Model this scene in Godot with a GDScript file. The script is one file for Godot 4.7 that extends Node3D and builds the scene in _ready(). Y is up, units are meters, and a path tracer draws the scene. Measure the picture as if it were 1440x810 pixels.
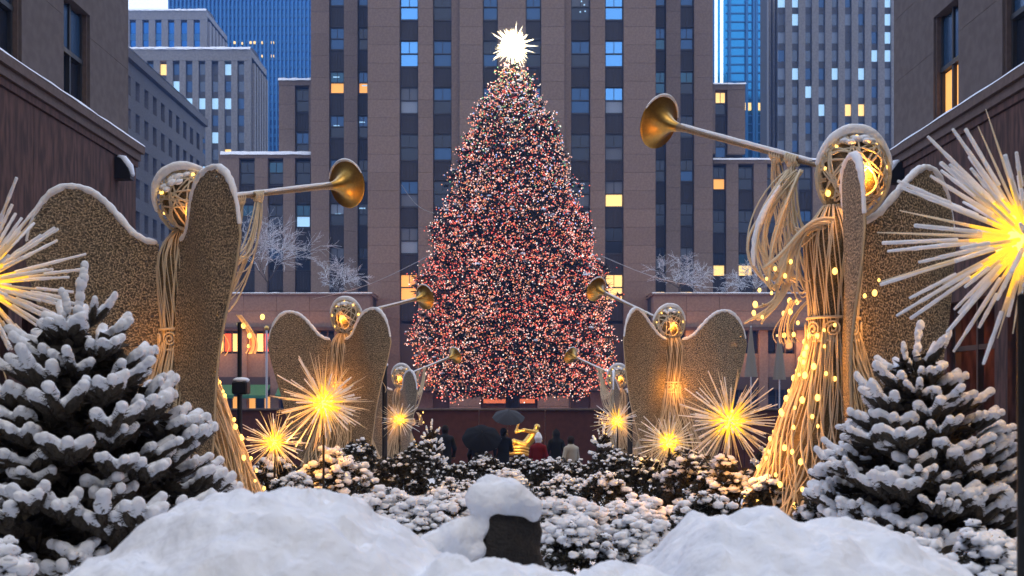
extends Node3D
# A snowy winter garden promenade at dusk. Units are metres, y is up.
# The camera stands at (0, EYE, 0) and looks along -z; distances below are metres ahead of it.

const EYE := 2.0
const FOCAL := 1440.0      # focal length in pixels of a 1440 x 810 frame
const HORIZON := 556.0     # row of the horizon in that frame

var rng := RandomNumberGenerator.new()
var M := {}
var taken := {}
var shared := {}


func _ready() -> void:
	camera_and_light()
	make_materials()
	setting()
	city()
	christmas_tree()
	terrace_trees()
	plaza()
	garden()
	angels()
	starbursts()
	foreground()


func camera_and_light() -> void:
	var cam := Camera3D.new()
	cam.name = "camera"
	cam.projection = Camera3D.PROJECTION_FRUSTUM
	cam.near = 0.1
	cam.far = 2000.0
	cam.size = 0.1 * 810.0 / FOCAL
	cam.frustum_offset = Vector2(0.0, 0.1 * (HORIZON - 405.0) / FOCAL)
	cam.position = Vector3(0, EYE, 0)
	var lens := CameraAttributesPhysical.new()
	lens.frustum_focal_length = 35.0
	lens.frustum_near = 0.1
	lens.frustum_far = 2000.0
	lens.frustum_focus_distance = 11.0
	lens.exposure_aperture = 4.0
	cam.attributes = lens
	add_child(cam)
	cam.current = true
	cam.projection = Camera3D.PROJECTION_FRUSTUM
	cam.near = 0.1
	cam.far = 2000.0
	cam.size = 0.1 * 810.0 / FOCAL
	var env := Environment.new()
	env.background_mode = Environment.BG_SKY
	var sky_mat := ProceduralSkyMaterial.new()
	sky_mat.sky_top_color = lin(0.64, 0.765, 1.06)
	sky_mat.sky_horizon_color = lin(0.36, 0.45, 0.64)
	sky_mat.sky_curve = 0.35
	sky_mat.ground_bottom_color = lin(0.12, 0.12, 0.13)
	sky_mat.ground_horizon_color = lin(0.25, 0.27, 0.32)
	sky_mat.sun_angle_max = 1.0
	var sky := Sky.new()
	sky.sky_material = sky_mat
	env.sky = sky
	env.background_energy_multiplier = 1.0
	env.tonemap_mode = Environment.TONE_MAPPER_LINEAR
	env.tonemap_exposure = 2.5
	env.fog_enabled = true
	env.fog_density = 0.0009
	env.fog_light_color = Color(0.50, 0.68, 1.0)
	env.sdfgi_enabled = true
	env.ssao_enabled = true
	env.ssil_enabled = true
	var we := WorldEnvironment.new()
	we.name = "environment"
	we.environment = env
	add_child(we)
	var sun := DirectionalLight3D.new()
	sun.name = "overcast_sun"
	sun.light_energy = 0.15
	sun.light_angular_distance = 40.0
	sun.light_color = Color(1.0, 0.97, 0.94)
	sun.shadow_enabled = true
	sun.rotation_degrees = Vector3(-68, 18, 0)
	add_child(sun)


# ---------------------------------------------------------------- helpers

func lin(r: float, g: float, b: float, a := 1.0) -> Color:
	return Color(r, g, b, a).linear_to_srgb()


func at(px: float, py: float, d: float) -> Vector3:
	return Vector3((px - 720.0) / FOCAL * d, EYE - (py - HORIZON) / FOCAL * d, -d)


func hx(px: float, d: float) -> float:
	return (px - 720.0) / FOCAL * d


func hy(py: float, d: float) -> float:
	return EYE - (py - HORIZON) / FOCAL * d


func noise_tex(freq: float, lo: Color, hi: Color, kind := FastNoiseLite.TYPE_SIMPLEX, size := 512, oct := 4, sd := 1, bump := false) -> NoiseTexture2D:
	var n := FastNoiseLite.new()
	n.noise_type = kind
	n.frequency = freq
	n.fractal_octaves = oct
	n.seed = sd
	var t := NoiseTexture2D.new()
	t.width = size
	t.height = size
	t.seamless = true
	t.noise = n
	if not bump:
		var g := Gradient.new()
		g.set_color(0, lo)
		g.set_color(1, hi)
		g.set_offset(0, 0.2)
		g.set_offset(1, 0.8)
		t.color_ramp = g
	return t


func mat(r: float, g: float, b: float, rough := 0.85, metal := 0.0) -> StandardMaterial3D:
	var m := StandardMaterial3D.new()
	m.albedo_color = lin(r, g, b)
	m.roughness = rough
	m.metallic = metal
	return m


func textured(m: StandardMaterial3D, tex: Texture2D, scale: Vector3, bump: Texture2D = null, depth := 0.0, world := true) -> StandardMaterial3D:
	m.albedo_texture = tex
	m.uv1_triplanar = true
	m.uv1_world_triplanar = world
	m.uv1_scale = scale
	if bump:
		m.heightmap_enabled = true
		m.heightmap_texture = bump
		m.heightmap_scale = depth
	return m


func glow(r: float, g: float, b: float, energy: float) -> StandardMaterial3D:
	var m := StandardMaterial3D.new()
	m.albedo_color = lin(minf(r, 0.8), minf(g, 0.8), minf(b, 0.8))
	m.emission_enabled = true
	m.emission = lin(r, g, b)
	m.emission_energy_multiplier = energy * 0.72
	return m


func unique(called: String) -> String:
	taken[called] = taken.get(called, -1) + 1
	return called if taken[called] == 0 else "%s_%03d" % [called, taken[called]]


func thing(called: String, label: String, category: String, where := Vector3.ZERO, group := "", turn := 0.0) -> Node3D:
	var o := Node3D.new()
	o.name = unique(called)
	add_child(o)
	o.position = where
	o.rotation.y = turn
	tag(o, label, category, group)
	return o


func tag(o: Node3D, label: String, category: String, group := "") -> void:
	o.set_meta("label", label)
	o.set_meta("category", category)
	if group != "":
		o.set_meta("group", group)


func part(parent: Node3D, called: String, mesh: Mesh, m: Material, xf := Transform3D(), kind := "") -> MeshInstance3D:
	var o := MeshInstance3D.new()
	o.name = called
	o.mesh = mesh
	o.material_override = m
	o.transform = xf
	if kind != "":
		o.set_meta("kind", kind)
	parent.add_child(o, true)
	return o


func swarm(parent: Node3D, called: String, mesh: Mesh, m: Material, places: Array, colors: Array = []) -> MultiMeshInstance3D:
	var mm := MultiMesh.new()
	mm.transform_format = MultiMesh.TRANSFORM_3D
	mm.use_colors = colors.size() > 0
	mm.mesh = mesh
	mm.instance_count = places.size()
	for i in places.size():
		mm.set_instance_transform(i, places[i])
		if colors.size() > 0:
			mm.set_instance_color(i, colors[i])
	var o := MultiMeshInstance3D.new()
	o.name = called
	o.multimesh = mm
	o.material_override = m
	o.set_meta("kind", "stuff")
	parent.add_child(o, true)
	return o


func lamp(parent: Node3D, where: Vector3, color: Color, energy: float, size := 0.05, reach := 12.0) -> void:
	var l := OmniLight3D.new()
	l.name = "lamp_glow"
	l.light_color = color
	l.light_energy = energy
	l.light_size = size
	l.omni_range = reach
	l.omni_attenuation = 2.0
	l.shadow_enabled = true
	parent.add_child(l, true)
	l.position = where


func cable(points: Array, r := 0.01, sides := 6) -> Mesh:
	var b := Shape.new()
	b.tube(points, [r], sides)
	return b.done()


func box_mesh(sx: float, sy: float, sz: float, bevel := 0.0) -> Mesh:
	var key := "box %.3f %.3f %.3f %.3f" % [sx, sy, sz, bevel]
	if not shared.has(key):
		var b := Shape.new()
		if bevel > 0.0:
			b.bevel_box(Vector3.ZERO, Vector3(sx, sy, sz), bevel)
		else:
			b.box(Vector3.ZERO, Vector3(sx, sy, sz))
		shared[key] = b.done()
	return shared[key]


func span(a: Vector3, b: Vector3) -> Transform3D:
	# a transform that lays the local y axis from a to b with unit length
	var y := b - a
	var up := Vector3.UP if absf(y.normalized().y) < 0.95 else Vector3.RIGHT
	var x := y.cross(up).normalized()
	return Transform3D(Basis(x, y, x.cross(y).normalized()), a)


func bez(a: Vector3, b: Vector3, c: Vector3, d: Vector3, n: int) -> Array:
	var out := []
	for i in n + 1:
		out.append(a.bezier_interpolate(b, c, d, float(i) / n))
	return out


func lerp_table(t: Array, x: float) -> float:
	if x <= t[0][0]:
		return t[0][1]
	for i in range(1, t.size()):
		if x <= t[i][0]:
			return lerpf(t[i - 1][1], t[i][1], (x - t[i - 1][0]) / (t[i][0] - t[i - 1][0]))
	return t[-1][1]


class Shape:
	var v := PackedVector3Array()
	var n := PackedVector3Array()
	var c := PackedColorArray()
	var i := PackedInt32Array()

	func quad(a: Vector3, b: Vector3, cc: Vector3, d: Vector3) -> void:
		var nn := (b - a).cross(d - a).normalized()
		var k := v.size()
		for p in [a, b, cc, d]:
			v.append(p)
			n.append(nn)
		i.append_array(PackedInt32Array([k, k + 1, k + 2, k, k + 2, k + 3]))

	func tri(a: Vector3, b: Vector3, cc: Vector3) -> void:
		var nn := (b - a).cross(cc - a).normalized()
		var k := v.size()
		for p in [a, b, cc]:
			v.append(p)
			n.append(nn)
		i.append_array(PackedInt32Array([k, k + 1, k + 2]))

	func box(o: Vector3, s: Vector3, turn := Basis()) -> void:
		var h := s * 0.5
		for ax in 3:
			for sg in [-1.0, 1.0]:
				var u := Vector3.ZERO
				var w := Vector3.ZERO
				var f := Vector3.ZERO
				f[ax] = sg * h[ax]
				u[(ax + 1) % 3] = h[(ax + 1) % 3] * sg
				w[(ax + 2) % 3] = h[(ax + 2) % 3]
				quad(o + turn * (f - u - w), o + turn * (f + u - w), o + turn * (f + u + w), o + turn * (f - u + w))

	func bevel_box(o: Vector3, s: Vector3, r: float) -> void:
		var h := s * 0.5
		var q := h - Vector3.ONE * r
		for ax in 3:
			for sg in [-1.0, 1.0]:
				var f := Vector3.ZERO
				var u := Vector3.ZERO
				var w := Vector3.ZERO
				f[ax] = sg * h[ax]
				u[(ax + 1) % 3] = q[(ax + 1) % 3] * sg
				w[(ax + 2) % 3] = q[(ax + 2) % 3]
				quad(o + f - u - w, o + f + u - w, o + f + u + w, o + f - u + w)
		for ax in 3:
			var a2 := (ax + 1) % 3
			var a3 := (ax + 2) % 3
			for s2 in [-1.0, 1.0]:
				for s3 in [-1.0, 1.0]:
					var p := Vector3.ZERO
					var e := Vector3.ZERO
					p[a2] = s2 * h[a2]
					p[a3] = s3 * q[a3]
					e[a2] = s2 * q[a2]
					e[a3] = s3 * h[a3]
					var l := Vector3.ZERO
					l[ax] = q[ax]
					if s2 * s3 > 0.0:
						quad(o + p - l, o + p + l, o + e + l, o + e - l)
					else:
						quad(o + e - l, o + e + l, o + p + l, o + p - l)
		for sx in [-1.0, 1.0]:
			for sy in [-1.0, 1.0]:
				for sz in [-1.0, 1.0]:
					var a := Vector3(sx * h.x, sy * q.y, sz * q.z)
					var b := Vector3(sx * q.x, sy * h.y, sz * q.z)
					var d := Vector3(sx * q.x, sy * q.y, sz * h.z)
					if sx * sy * sz > 0.0:
						tri(o + a, o + b, o + d)
					else:
						tri(o + a, o + d, o + b)

	# a sheet of points, rows x columns, smooth; wrap closes each row
	func sheet(rows: Array, wrap := false) -> void:
		var k := v.size()
		var w: int = rows[0].size()
		var h := rows.size()
		for y in h:
			for x in w:
				var xa := (x - 1 + w) % w if wrap else maxi(x - 1, 0)
				var xb := (x + 1) % w if wrap else mini(x + 1, w - 1)
				var du: Vector3 = rows[y][xb] - rows[y][xa]
				var dv: Vector3 = rows[mini(y + 1, h - 1)][x] - rows[maxi(y - 1, 0)][x]
				var nn := dv.cross(du)
				if nn.length_squared() < 1e-14:
					var yy := 1 if y == 0 else h - 2
					du = rows[yy][xb] - rows[yy][xa]
					nn = dv.cross(du)
					if nn.length_squared() < 1e-14:
						nn = Vector3.UP
				v.append(rows[y][x])
				n.append(nn.normalized())
		for y in h - 1:
			for x in (w if wrap else w - 1):
				var x2 := (x + 1) % w
				var a := k + y * w + x
				var b := k + y * w + x2
				var cc := a + w
				var d := b + w
				i.append_array(PackedInt32Array([a, b, d, a, d, cc]))

	func tube(p: Array, r: Array, sides := 6, round_ends := false) -> void:
		var m := p.size()
		var ring_u := Vector3.ZERO
		var rows := []
		for k in m:
			var t: Vector3 = (p[mini(k + 1, m - 1)] - p[maxi(k - 1, 0)]).normalized()
			if k == 0:
				ring_u = t.cross(Vector3.UP if absf(t.y) < 0.9 else Vector3.RIGHT).normalized()
			else:
				ring_u = (ring_u - t * ring_u.dot(t)).normalized()
			var ring_w := t.cross(ring_u)
			var rad: float = r[mini(k, r.size() - 1)]
			var cap := [[0.0, rad]]
			if round_ends and k == 0:
				cap = [[-rad, 0.001], [-rad * 0.75, rad * 0.66], [-rad * 0.3, rad * 0.95]]
			elif round_ends and k == m - 1:
				cap = [[rad * 0.3, rad * 0.95], [rad * 0.75, rad * 0.66], [rad, 0.001]]
			elif k == 0:
				cap = [[0.0, 0.0005], [0.0, rad]]
			elif k == m - 1:
				cap = [[0.0, rad], [0.0, 0.0005]]
			for e in cap:
				var row := []
				for s in sides:
					var ang := TAU * s / sides
					row.append(p[k] + t * e[0] + (ring_u * cos(ang) + ring_w * sin(ang)) * e[1])
				rows.append(row)
		sheet(rows, true)

	# profile: [[radius, height], ...]
	func lathe(profile: Array, segs: int, xf := Transform3D()) -> void:
		var rows := []
		for e in profile:
			var row := []
			for s in segs:
				var ang := TAU * s / segs
				row.append(xf * Vector3(cos(ang) * maxf(e[0], 0.0004), e[1], sin(ang) * maxf(e[0], 0.0004)))
			rows.append(row)
		sheet(rows, true)

	func ball(o: Vector3, r: Vector3, rings := 6, segs := 10, wob: FastNoiseLite = null, amp := 0.0) -> void:
		var rows := []
		for a in rings + 1:
			var th := PI * a / rings
			var row := []
			for s in segs:
				var ph := TAU * s / segs
				var d := Vector3(sin(th) * cos(ph), cos(th), sin(th) * sin(ph))
				var k := 1.0
				if wob:
					k += amp * wob.get_noise_3dv(d + o * 3.0)
				row.append(o + d * r * k)
			rows.append(row)
		sheet(rows, true)

	func add(other: Mesh, xf: Transform3D) -> void:
		var arr := other.surface_get_arrays(0)
		var k := v.size()
		var nb := xf.basis.inverse().transposed()
		for p in arr[Mesh.ARRAY_VERTEX]:
			v.append(xf * p)
		for p in arr[Mesh.ARRAY_NORMAL]:
			n.append((nb * p).normalized())
		for q in arr[Mesh.ARRAY_INDEX]:
			i.append(q + k)

	func done() -> ArrayMesh:
		# front faces run clockwise: turn every triangle to agree with its normals
		for t in range(0, i.size(), 3):
			var a := v[i[t]]
			var g := (v[i[t + 1]] - a).cross(v[i[t + 2]] - a)
			if g.dot(n[i[t]] + n[i[t + 1]] + n[i[t + 2]]) > 0.0:
				var k := i[t + 1]
				i[t + 1] = i[t + 2]
				i[t + 2] = k
		var arr := []
		arr.resize(Mesh.ARRAY_MAX)
		arr[Mesh.ARRAY_VERTEX] = v
		arr[Mesh.ARRAY_NORMAL] = n
		arr[Mesh.ARRAY_INDEX] = i
		if c.size() == v.size() and c.size() > 0:
			arr[Mesh.ARRAY_COLOR] = c
		var m := ArrayMesh.new()
		m.add_surface_from_arrays(Mesh.PRIMITIVE_TRIANGLES, arr)
		return m


# bones: [a, b, radius a, radius b, colour]; one continuous skin meshed as surface nets
func skin(bones: Array, cell: float, k: float, rough: FastNoiseLite = null, amp := 0.0) -> ArrayMesh:
	var lo := Vector3.ONE * 1e6
	var hi := -lo
	for e in bones:
		for j in 2:
			lo = lo.min(e[j] - Vector3.ONE * (e[2 + j] + 3.0 * cell))
			hi = hi.max(e[j] + Vector3.ONE * (e[2 + j] + 3.0 * cell))
	var s := Vector3i(((hi - lo) / cell).ceil()) + Vector3i.ONE
	var f := PackedFloat32Array()
	f.resize(s.x * s.y * s.z)
	f.fill(1.0)
	for e in bones:
		var a: Vector3 = e[0]
		var ab: Vector3 = e[1] - a
		var l2 := maxf(ab.length_squared(), 1e-9)
		var pad: float = maxf(e[2], e[3]) + 2.5 * cell + k
		var c0 := Vector3i(((a.min(e[1]) - Vector3.ONE * pad - lo) / cell).floor()).clamp(Vector3i.ZERO, s - Vector3i.ONE)
		var c1 := Vector3i(((a.max(e[1]) + Vector3.ONE * pad - lo) / cell).ceil()).clamp(Vector3i.ZERO, s - Vector3i.ONE)
		for z in range(c0.z, c1.z + 1):
			for y in range(c0.y, c1.y + 1):
				for x in range(c0.x, c1.x + 1):
					var p := lo + Vector3(x, y, z) * cell
					var t := clampf((p - a).dot(ab) / l2, 0.0, 1.0)
					var d: float = (p - a - ab * t).length() - lerpf(e[2], e[3], t)
					var id := x + s.x * (y + s.y * z)
					var h := maxf(k - absf(f[id] - d), 0.0) / k
					f[id] = minf(f[id], d) - h * h * k * 0.25
	if rough:
		for z in s.z:
			for y in s.y:
				for x in s.x:
					var id := x + s.x * (y + s.y * z)
					if f[id] < 0.5:
						f[id] += amp * rough.get_noise_3dv(lo + Vector3(x, y, z) * cell)
	var b := Shape.new()
	var where := {}
	var step := [1, s.x, s.x * s.y]
	for z in s.z - 1:
		for y in s.y - 1:
			for x in s.x - 1:
				var id := x + s.x * (y + s.y * z)
				var sum := Vector3.ZERO
				var cnt := 0
				var inside := 0
				for q in 8:
					inside += int(f[id + (q & 1) + (q >> 1 & 1) * step[1] + (q >> 2) * step[2]] < 0.0)
				if inside == 0 or inside == 8:
					continue
				for ax in 3:
					for q in 4:
						var o := Vector3i.ZERO
						o[(ax + 1) % 3] = q & 1
						o[(ax + 2) % 3] = q >> 1
						var i0: int = id + o.x + o.y * step[1] + o.z * step[2]
						var i1: int = i0 + step[ax]
						if (f[i0] < 0.0) != (f[i1] < 0.0):
							var pp := Vector3(o)
							pp[ax] += f[i0] / (f[i0] - f[i1])
							sum += pp
							cnt += 1
				var p := lo + (Vector3(x, y, z) + sum / cnt) * cell
				where[id] = b.v.size()
				b.v.append(p)
				var g := Vector3(f[id + 1] - f[id] + f[id + 1 + step[1]] - f[id + step[1]], f[id + step[1]] - f[id] + f[id + step[1] + step[2]] - f[id + step[2]], f[id + step[2]] - f[id] + f[id + 1 + step[2]] - f[id + 1])
				b.n.append(g.normalized() if g.length_squared() > 0.0 else Vector3.UP)
				var best := 1e6
				var tint := Color.WHITE
				for e in bones:
					var ab: Vector3 = e[1] - e[0]
					var t := clampf((p - e[0]).dot(ab) / maxf(ab.length_squared(), 1e-9), 0.0, 1.0)
					var d: float = (p - e[0] - ab * t).length() - lerpf(e[2], e[3], t)
					if d < best:
						best = d
						tint = e[4]
				b.c.append(tint)
	for id in where:
		for ax in 3:
			var o1: int = step[(ax + 1) % 3]
			var o2: int = step[(ax + 2) % 3]
			if (f[id] < 0.0) != (f[id + step[ax]] < 0.0) and where.has(id - o1) and where.has(id - o2) and where.has(id - o1 - o2):
				b.i.append_array(PackedInt32Array([where[id], where[id - o1], where[id - o1 - o2], where[id], where[id - o1 - o2], where[id - o2]]))
	return b.done()


# ---------------------------------------------------------------- materials

func make_materials() -> void:
	var grain := noise_tex(0.02, Color(0.90, 0.89, 0.88), Color(1, 1, 1), FastNoiseLite.TYPE_SIMPLEX, 512, 5, 3)
	var grain_b := noise_tex(0.03, Color.BLACK, Color.WHITE, FastNoiseLite.TYPE_SIMPLEX, 512, 5, 4, true)
	var fine := noise_tex(0.12, Color(0.45, 0.44, 0.42), Color(1, 1, 1), FastNoiseLite.TYPE_VALUE, 512, 3, 5)
	var fine_b := noise_tex(0.12, Color.BLACK, Color.WHITE, FastNoiseLite.TYPE_VALUE, 512, 3, 5, true)
	var soft := noise_tex(0.02, Color(0.94, 0.95, 0.97), Color(1, 1, 1), FastNoiseLite.TYPE_SIMPLEX, 512, 4, 7)
	var streak := noise_tex(0.03, Color(0.62, 0.60, 0.58), Color(1, 1, 1), FastNoiseLite.TYPE_SIMPLEX, 512, 5, 9)
	# limestone in four tones
	for k in 4:
		var t: float = [1.0, 0.96, 1.03, 0.93][k]
		M["stone%d" % k] = textured(mat(0.228 * t, 0.163 * t, 0.124 * t, 0.9), grain, Vector3.ONE * 0.35)
	M.stone = M.stone0
	M.display_wood = mat(0.30, 0.12, 0.05, 0.6)
	M.brown_stone = textured(mat(0.105, 0.047, 0.034, 0.9), streak, Vector3(0.35, 0.06, 0.35))
	M.alley_stone = textured(mat(0.112, 0.086, 0.077, 0.9), grain, Vector3.ONE * 0.25)
	M.moulding = textured(mat(0.12, 0.08, 0.065, 0.85), grain, Vector3.ONE * 0.5)
	M.far_stone = textured(mat(0.30, 0.285, 0.27, 0.9), grain, Vector3.ONE * 0.2)
	M.far_stone2 = textured(mat(0.31, 0.30, 0.29, 0.9), grain, Vector3.ONE * 0.2)
	M.street_stone = textured(mat(0.20, 0.18, 0.165, 0.9), grain, Vector3.ONE * 0.3)
	M.recess = mat(0.02, 0.018, 0.02, 0.8)
	M.far_spandrel = mat(0.075, 0.075, 0.075, 0.6)
	M.far_glass = mat(0.10, 0.115, 0.13, 0.2, 0.5)
	M.far_recess = mat(0.06, 0.06, 0.06, 0.8)
	M.spandrel = textured(mat(0.030, 0.025, 0.026, 0.6, 0.2), grain, Vector3.ONE * 0.8)
	M.frame = mat(0.03, 0.03, 0.032, 0.5, 0.3)
	M.bronze_frame = mat(0.06, 0.04, 0.03, 0.5, 0.4)
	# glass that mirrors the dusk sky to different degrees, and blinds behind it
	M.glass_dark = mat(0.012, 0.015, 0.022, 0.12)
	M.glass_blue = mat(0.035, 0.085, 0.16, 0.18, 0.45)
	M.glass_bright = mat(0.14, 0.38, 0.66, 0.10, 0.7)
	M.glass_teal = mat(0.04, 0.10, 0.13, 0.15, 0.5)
	M.blind = mat(0.10, 0.115, 0.14, 0.5)
	M.blind_pale = mat(0.24, 0.29, 0.36, 0.5)
	M.tower_glass = mat(0.01, 0.13, 0.36, 0.2, 0.6)
	M.tower_glass2 = mat(0.03, 0.26, 0.48, 0.14, 0.7)
	M.tower_fin = mat(0.03, 0.19, 0.43, 0.5, 0.2)
	M.lit = glow(1.0, 0.60, 0.20, 0.75)
	M.lit_cool = glow(0.40, 0.66, 0.95, 0.42)
	M.lit_orange = glow(1.0, 0.42, 0.10, 0.55)
	M.lit_line = glow(0.75, 0.88, 1.0, 1.2)
	M.dim_sign = glow(0.8, 0.22, 0.08, 0.14)
	M.lit_red = glow(0.9, 0.10, 0.04, 0.5)
	# snow, paving, metal
	var snow_b := noise_tex(0.05, Color.BLACK, Color.WHITE, FastNoiseLite.TYPE_SIMPLEX, 512, 5, 21, true)
	M.snow = textured(mat(0.86, 0.88, 0.91, 0.95), soft, Vector3.ONE * 0.7, snow_b, 0.8)
	M.snow_far = textured(mat(0.84, 0.87, 0.92, 0.95), soft, Vector3.ONE * 0.3)
	M.paving = textured(mat(0.14, 0.135, 0.13, 0.5), fine, Vector3.ONE * 0.3)
	M.granite = textured(mat(0.20, 0.19, 0.185, 0.7), fine, Vector3.ONE * 1.5)
	M.red_wall = textured(mat(0.085, 0.022, 0.013, 0.9), grain, Vector3.ONE * 0.3)
	M.black_metal = mat(0.015, 0.015, 0.016, 0.45, 0.4)
	M.steel = mat(0.55, 0.54, 0.52, 0.35, 0.9)
	M.gold = textured(mat(0.66, 0.42, 0.12, 0.38, 0.9), soft, Vector3.ONE * 2.0)
	M.brass = textured(mat(0.50, 0.30, 0.075, 0.34, 0.9), grain, Vector3.ONE * 3.0)
	M.trumpet_tube = textured(mat(0.48, 0.36, 0.24, 0.5, 0.25), fine, Vector3.ONE * 6.0)
	M.wire = textured(mat(0.66, 0.55, 0.38, 0.6), soft, Vector3.ONE * 5.0)
	M.wire_dark = textured(mat(0.48, 0.38, 0.24, 0.6), soft, Vector3.ONE * 5.0)
	M.gauze = textured(mat(0.36, 0.27, 0.15, 0.85), fine, Vector3.ONE * 4.0, fine_b, 1.0)
	var mesh_c := mesh_tex()
	M.wing = textured(mat(0.64, 0.56, 0.43, 0.75), mesh_c, Vector3.ONE * 1.25, null, 0.0, false)
	M.wing.transparency = BaseMaterial3D.TRANSPARENCY_ALPHA_SCISSOR
	M.wing.alpha_scissor_threshold = 0.5
	M.bulb = glow(1.0, 0.56, 0.12, 1.9)
	M.bulb_cool = glow(1.0, 0.80, 0.45, 6.0)
	M.burst_core = glow(1.0, 0.60, 0.08, 2.2)
	M.rod_glow = glow(1.0, 0.56, 0.06, 0.5)  # emission standing in for core light along the inner rods
	M.ray = mat(0.80, 0.74, 0.60, 0.5)
	M.ray.backlight_enabled = true
	M.ray.backlight = lin(0.5, 0.42, 0.22)
	M.star = glow(1.0, 0.90, 0.68, 14.0)
	M.star_ray = glow(1.0, 0.86, 0.60, 3.0)
	# plants
	M.needle = textured(mat(0.085, 0.066, 0.044, 0.8), fine, Vector3.ONE * 3.0)
	M.leaf = textured(mat(0.062, 0.056, 0.034, 0.75), fine, Vector3.ONE * 4.0)
	M.bark = textured(mat(0.09, 0.065, 0.05, 0.9), fine, Vector3.ONE * 3.0)
	M.tree_needle = mat(0.045, 0.05, 0.04, 0.8)
	M.dark_bronze = textured(mat(0.026, 0.020, 0.016, 0.75), fine, Vector3.ONE * 3.0, fine_b, 0.8)
	M.cloth = mat(1, 1, 1, 0.85)
	M.cloth.vertex_color_use_as_albedo = true
	M.cloth.metallic_specular = 0.2
	M.umbrella = mat(0.012, 0.012, 0.013, 0.95)
	M.umbrella.metallic_specular = 0.2
	M.umbrella_grey = mat(0.030, 0.030, 0.034, 0.95)
	M.parasol = mat(0.22, 0.18, 0.13, 0.85)
	M.awning = mat(0.02, 0.13, 0.06, 0.7)


# a tangle of fine wire with small openings
func mesh_tex() -> ImageTexture:
	var n := FastNoiseLite.new()
	n.noise_type = FastNoiseLite.TYPE_SIMPLEX
	n.frequency = 0.033
	n.fractal_type = FastNoiseLite.FRACTAL_RIDGED
	n.fractal_octaves = 2
	n.seed = 31
	var g := FastNoiseLite.new()
	g.frequency = 0.08
	g.seed = 32
	var size := 512
	var im := n.get_seamless_image(size, size)
	var gi := g.get_seamless_image(size, size)
	var out := Image.create(size, size, false, Image.FORMAT_RGBA8)
	for y in size:
		for x in size:
			var w := im.get_pixel(x, y).r
			var k := gi.get_pixel(x, y).r
			var t := clampf(0.49 + 0.95 * (w - 0.45) + 1.1 * (k - 0.5), 0.15, 1.0)
			out.set_pixel(x, y, Color(t, t * 0.96, t * 0.90, 1.0 if w + 0.5 * k > 0.44 else 0.0))
	return ImageTexture.create_from_image(out)


# ---------------------------------------------------------------- ground and buildings

func setting() -> void:
	# paving falls gently towards the plaza
	var b := Shape.new()
	var rows := []
	for z in [60.0, 8.0, -4.0, -10.0, -16.0, -22.0, -28.0, -60.0, -140.0, -420.0]:
		var y := -0.8 * clampf((-z - 4.0) / 24.0, 0.0, 1.0)
		var row := []
		for x in [-420.0, -60.0, -9.0, -3.0, 3.0, 9.0, 60.0, 420.0]:
			row.append(Vector3(x, y, z))
		rows.append(row)
	b.sheet(rows)
	var g := part(self, "ground", b.done(), M.paving)
	g.set_meta("kind", "structure")
	g.set_meta("label", "wet dark paving of the promenade and plaza")
	g.set_meta("category", "ground")


func ground_y(z: float) -> float:
	return -0.8 * clampf((-z - 4.0) / 24.0, 0.0, 1.0)


func put_box(b: Node3D, called: String, x0: float, x1: float, y0: float, y1: float, z0: float, z1: float, m: Material, bevel := 0.0) -> MeshInstance3D:
	var mid := Vector3(x0 + x1, y0 + y1, z0 + z1) * 0.5
	return part(b, called, box_mesh(absf(x1 - x0), absf(y1 - y0), absf(z1 - z0), bevel), m, Transform3D(Basis(), mid - b.position))


# a stone pier of single blocks with open joints; front face at z
func block_pier(b: Node3D, x0: float, x1: float, y0: float, y1: float, z: float, deep: float, high: float) -> void:
	var rows := maxi(1, roundi((y1 - y0) / high))
	var h := (y1 - y0) / rows
	for k in rows:
		var tone: Material = M["stone%d" % rng.randi_range(0, 3)]
		var jut := rng.randf_range(0.0, 0.012)
		part(b, "stone_block", box_mesh(x1 - x0 - 0.02, h - 0.014, deep, 0.008), tone, Transform3D(Basis(), Vector3((x0 + x1) / 2, y0 + h * (k + 0.5), z - deep / 2 + jut) - b.position))


func window_frame_mesh(w: float, h: float) -> Mesh:
	var key := "frame %.2f %.2f" % [w, h]
	if not shared.has(key):
		var s := Shape.new()
		var t := 0.07
		s.box(Vector3(0, h / 2 - t / 2, 0), Vector3(w, t, 0.12))
		s.box(Vector3(0, -h / 2 + t / 2, 0), Vector3(w, t, 0.14))
		s.box(Vector3(0, 0.0, 0), Vector3(w - 2 * t, 0.09, 0.13))
		for sx in [-1.0, 1.0]:
			s.box(Vector3(sx * (w / 2 - t / 2), 0, 0), Vector3(t, h - 2 * t, 0.12))
		s.box(Vector3(0, h / 4 - 0.01, 0), Vector3(0.05, h / 2 - t - 0.03, 0.1))
		shared[key] = s.done()
	return shared[key]


# a sash window: frame with an upper and a lower pane
func sash(b: Node3D, x0: float, x1: float, y0: float, y1: float, z: float, upper: Material, lower: Material) -> MeshInstance3D:
	var w := x1 - x0
	var h := y1 - y0
	var f := part(b, "window", window_frame_mesh(w, h), M.frame, Transform3D(Basis(), Vector3((x0 + x1) / 2, (y0 + y1) / 2, z) - b.position))
	for k in 2:
		var p := part(f, "pane", box_mesh(w - 0.15, h / 2 - 0.12, 0.02), upper if k == 0 else lower, Transform3D(Basis(), Vector3(0, (h / 4 - 0.0) * (1 if k == 0 else -1), -0.02 - 0.02 * k)))
		p.rotation.x = rng.randf_range(-0.012, 0.012)
		p.rotation.y = rng.randf_range(-0.012, 0.012)
	return f


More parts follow.
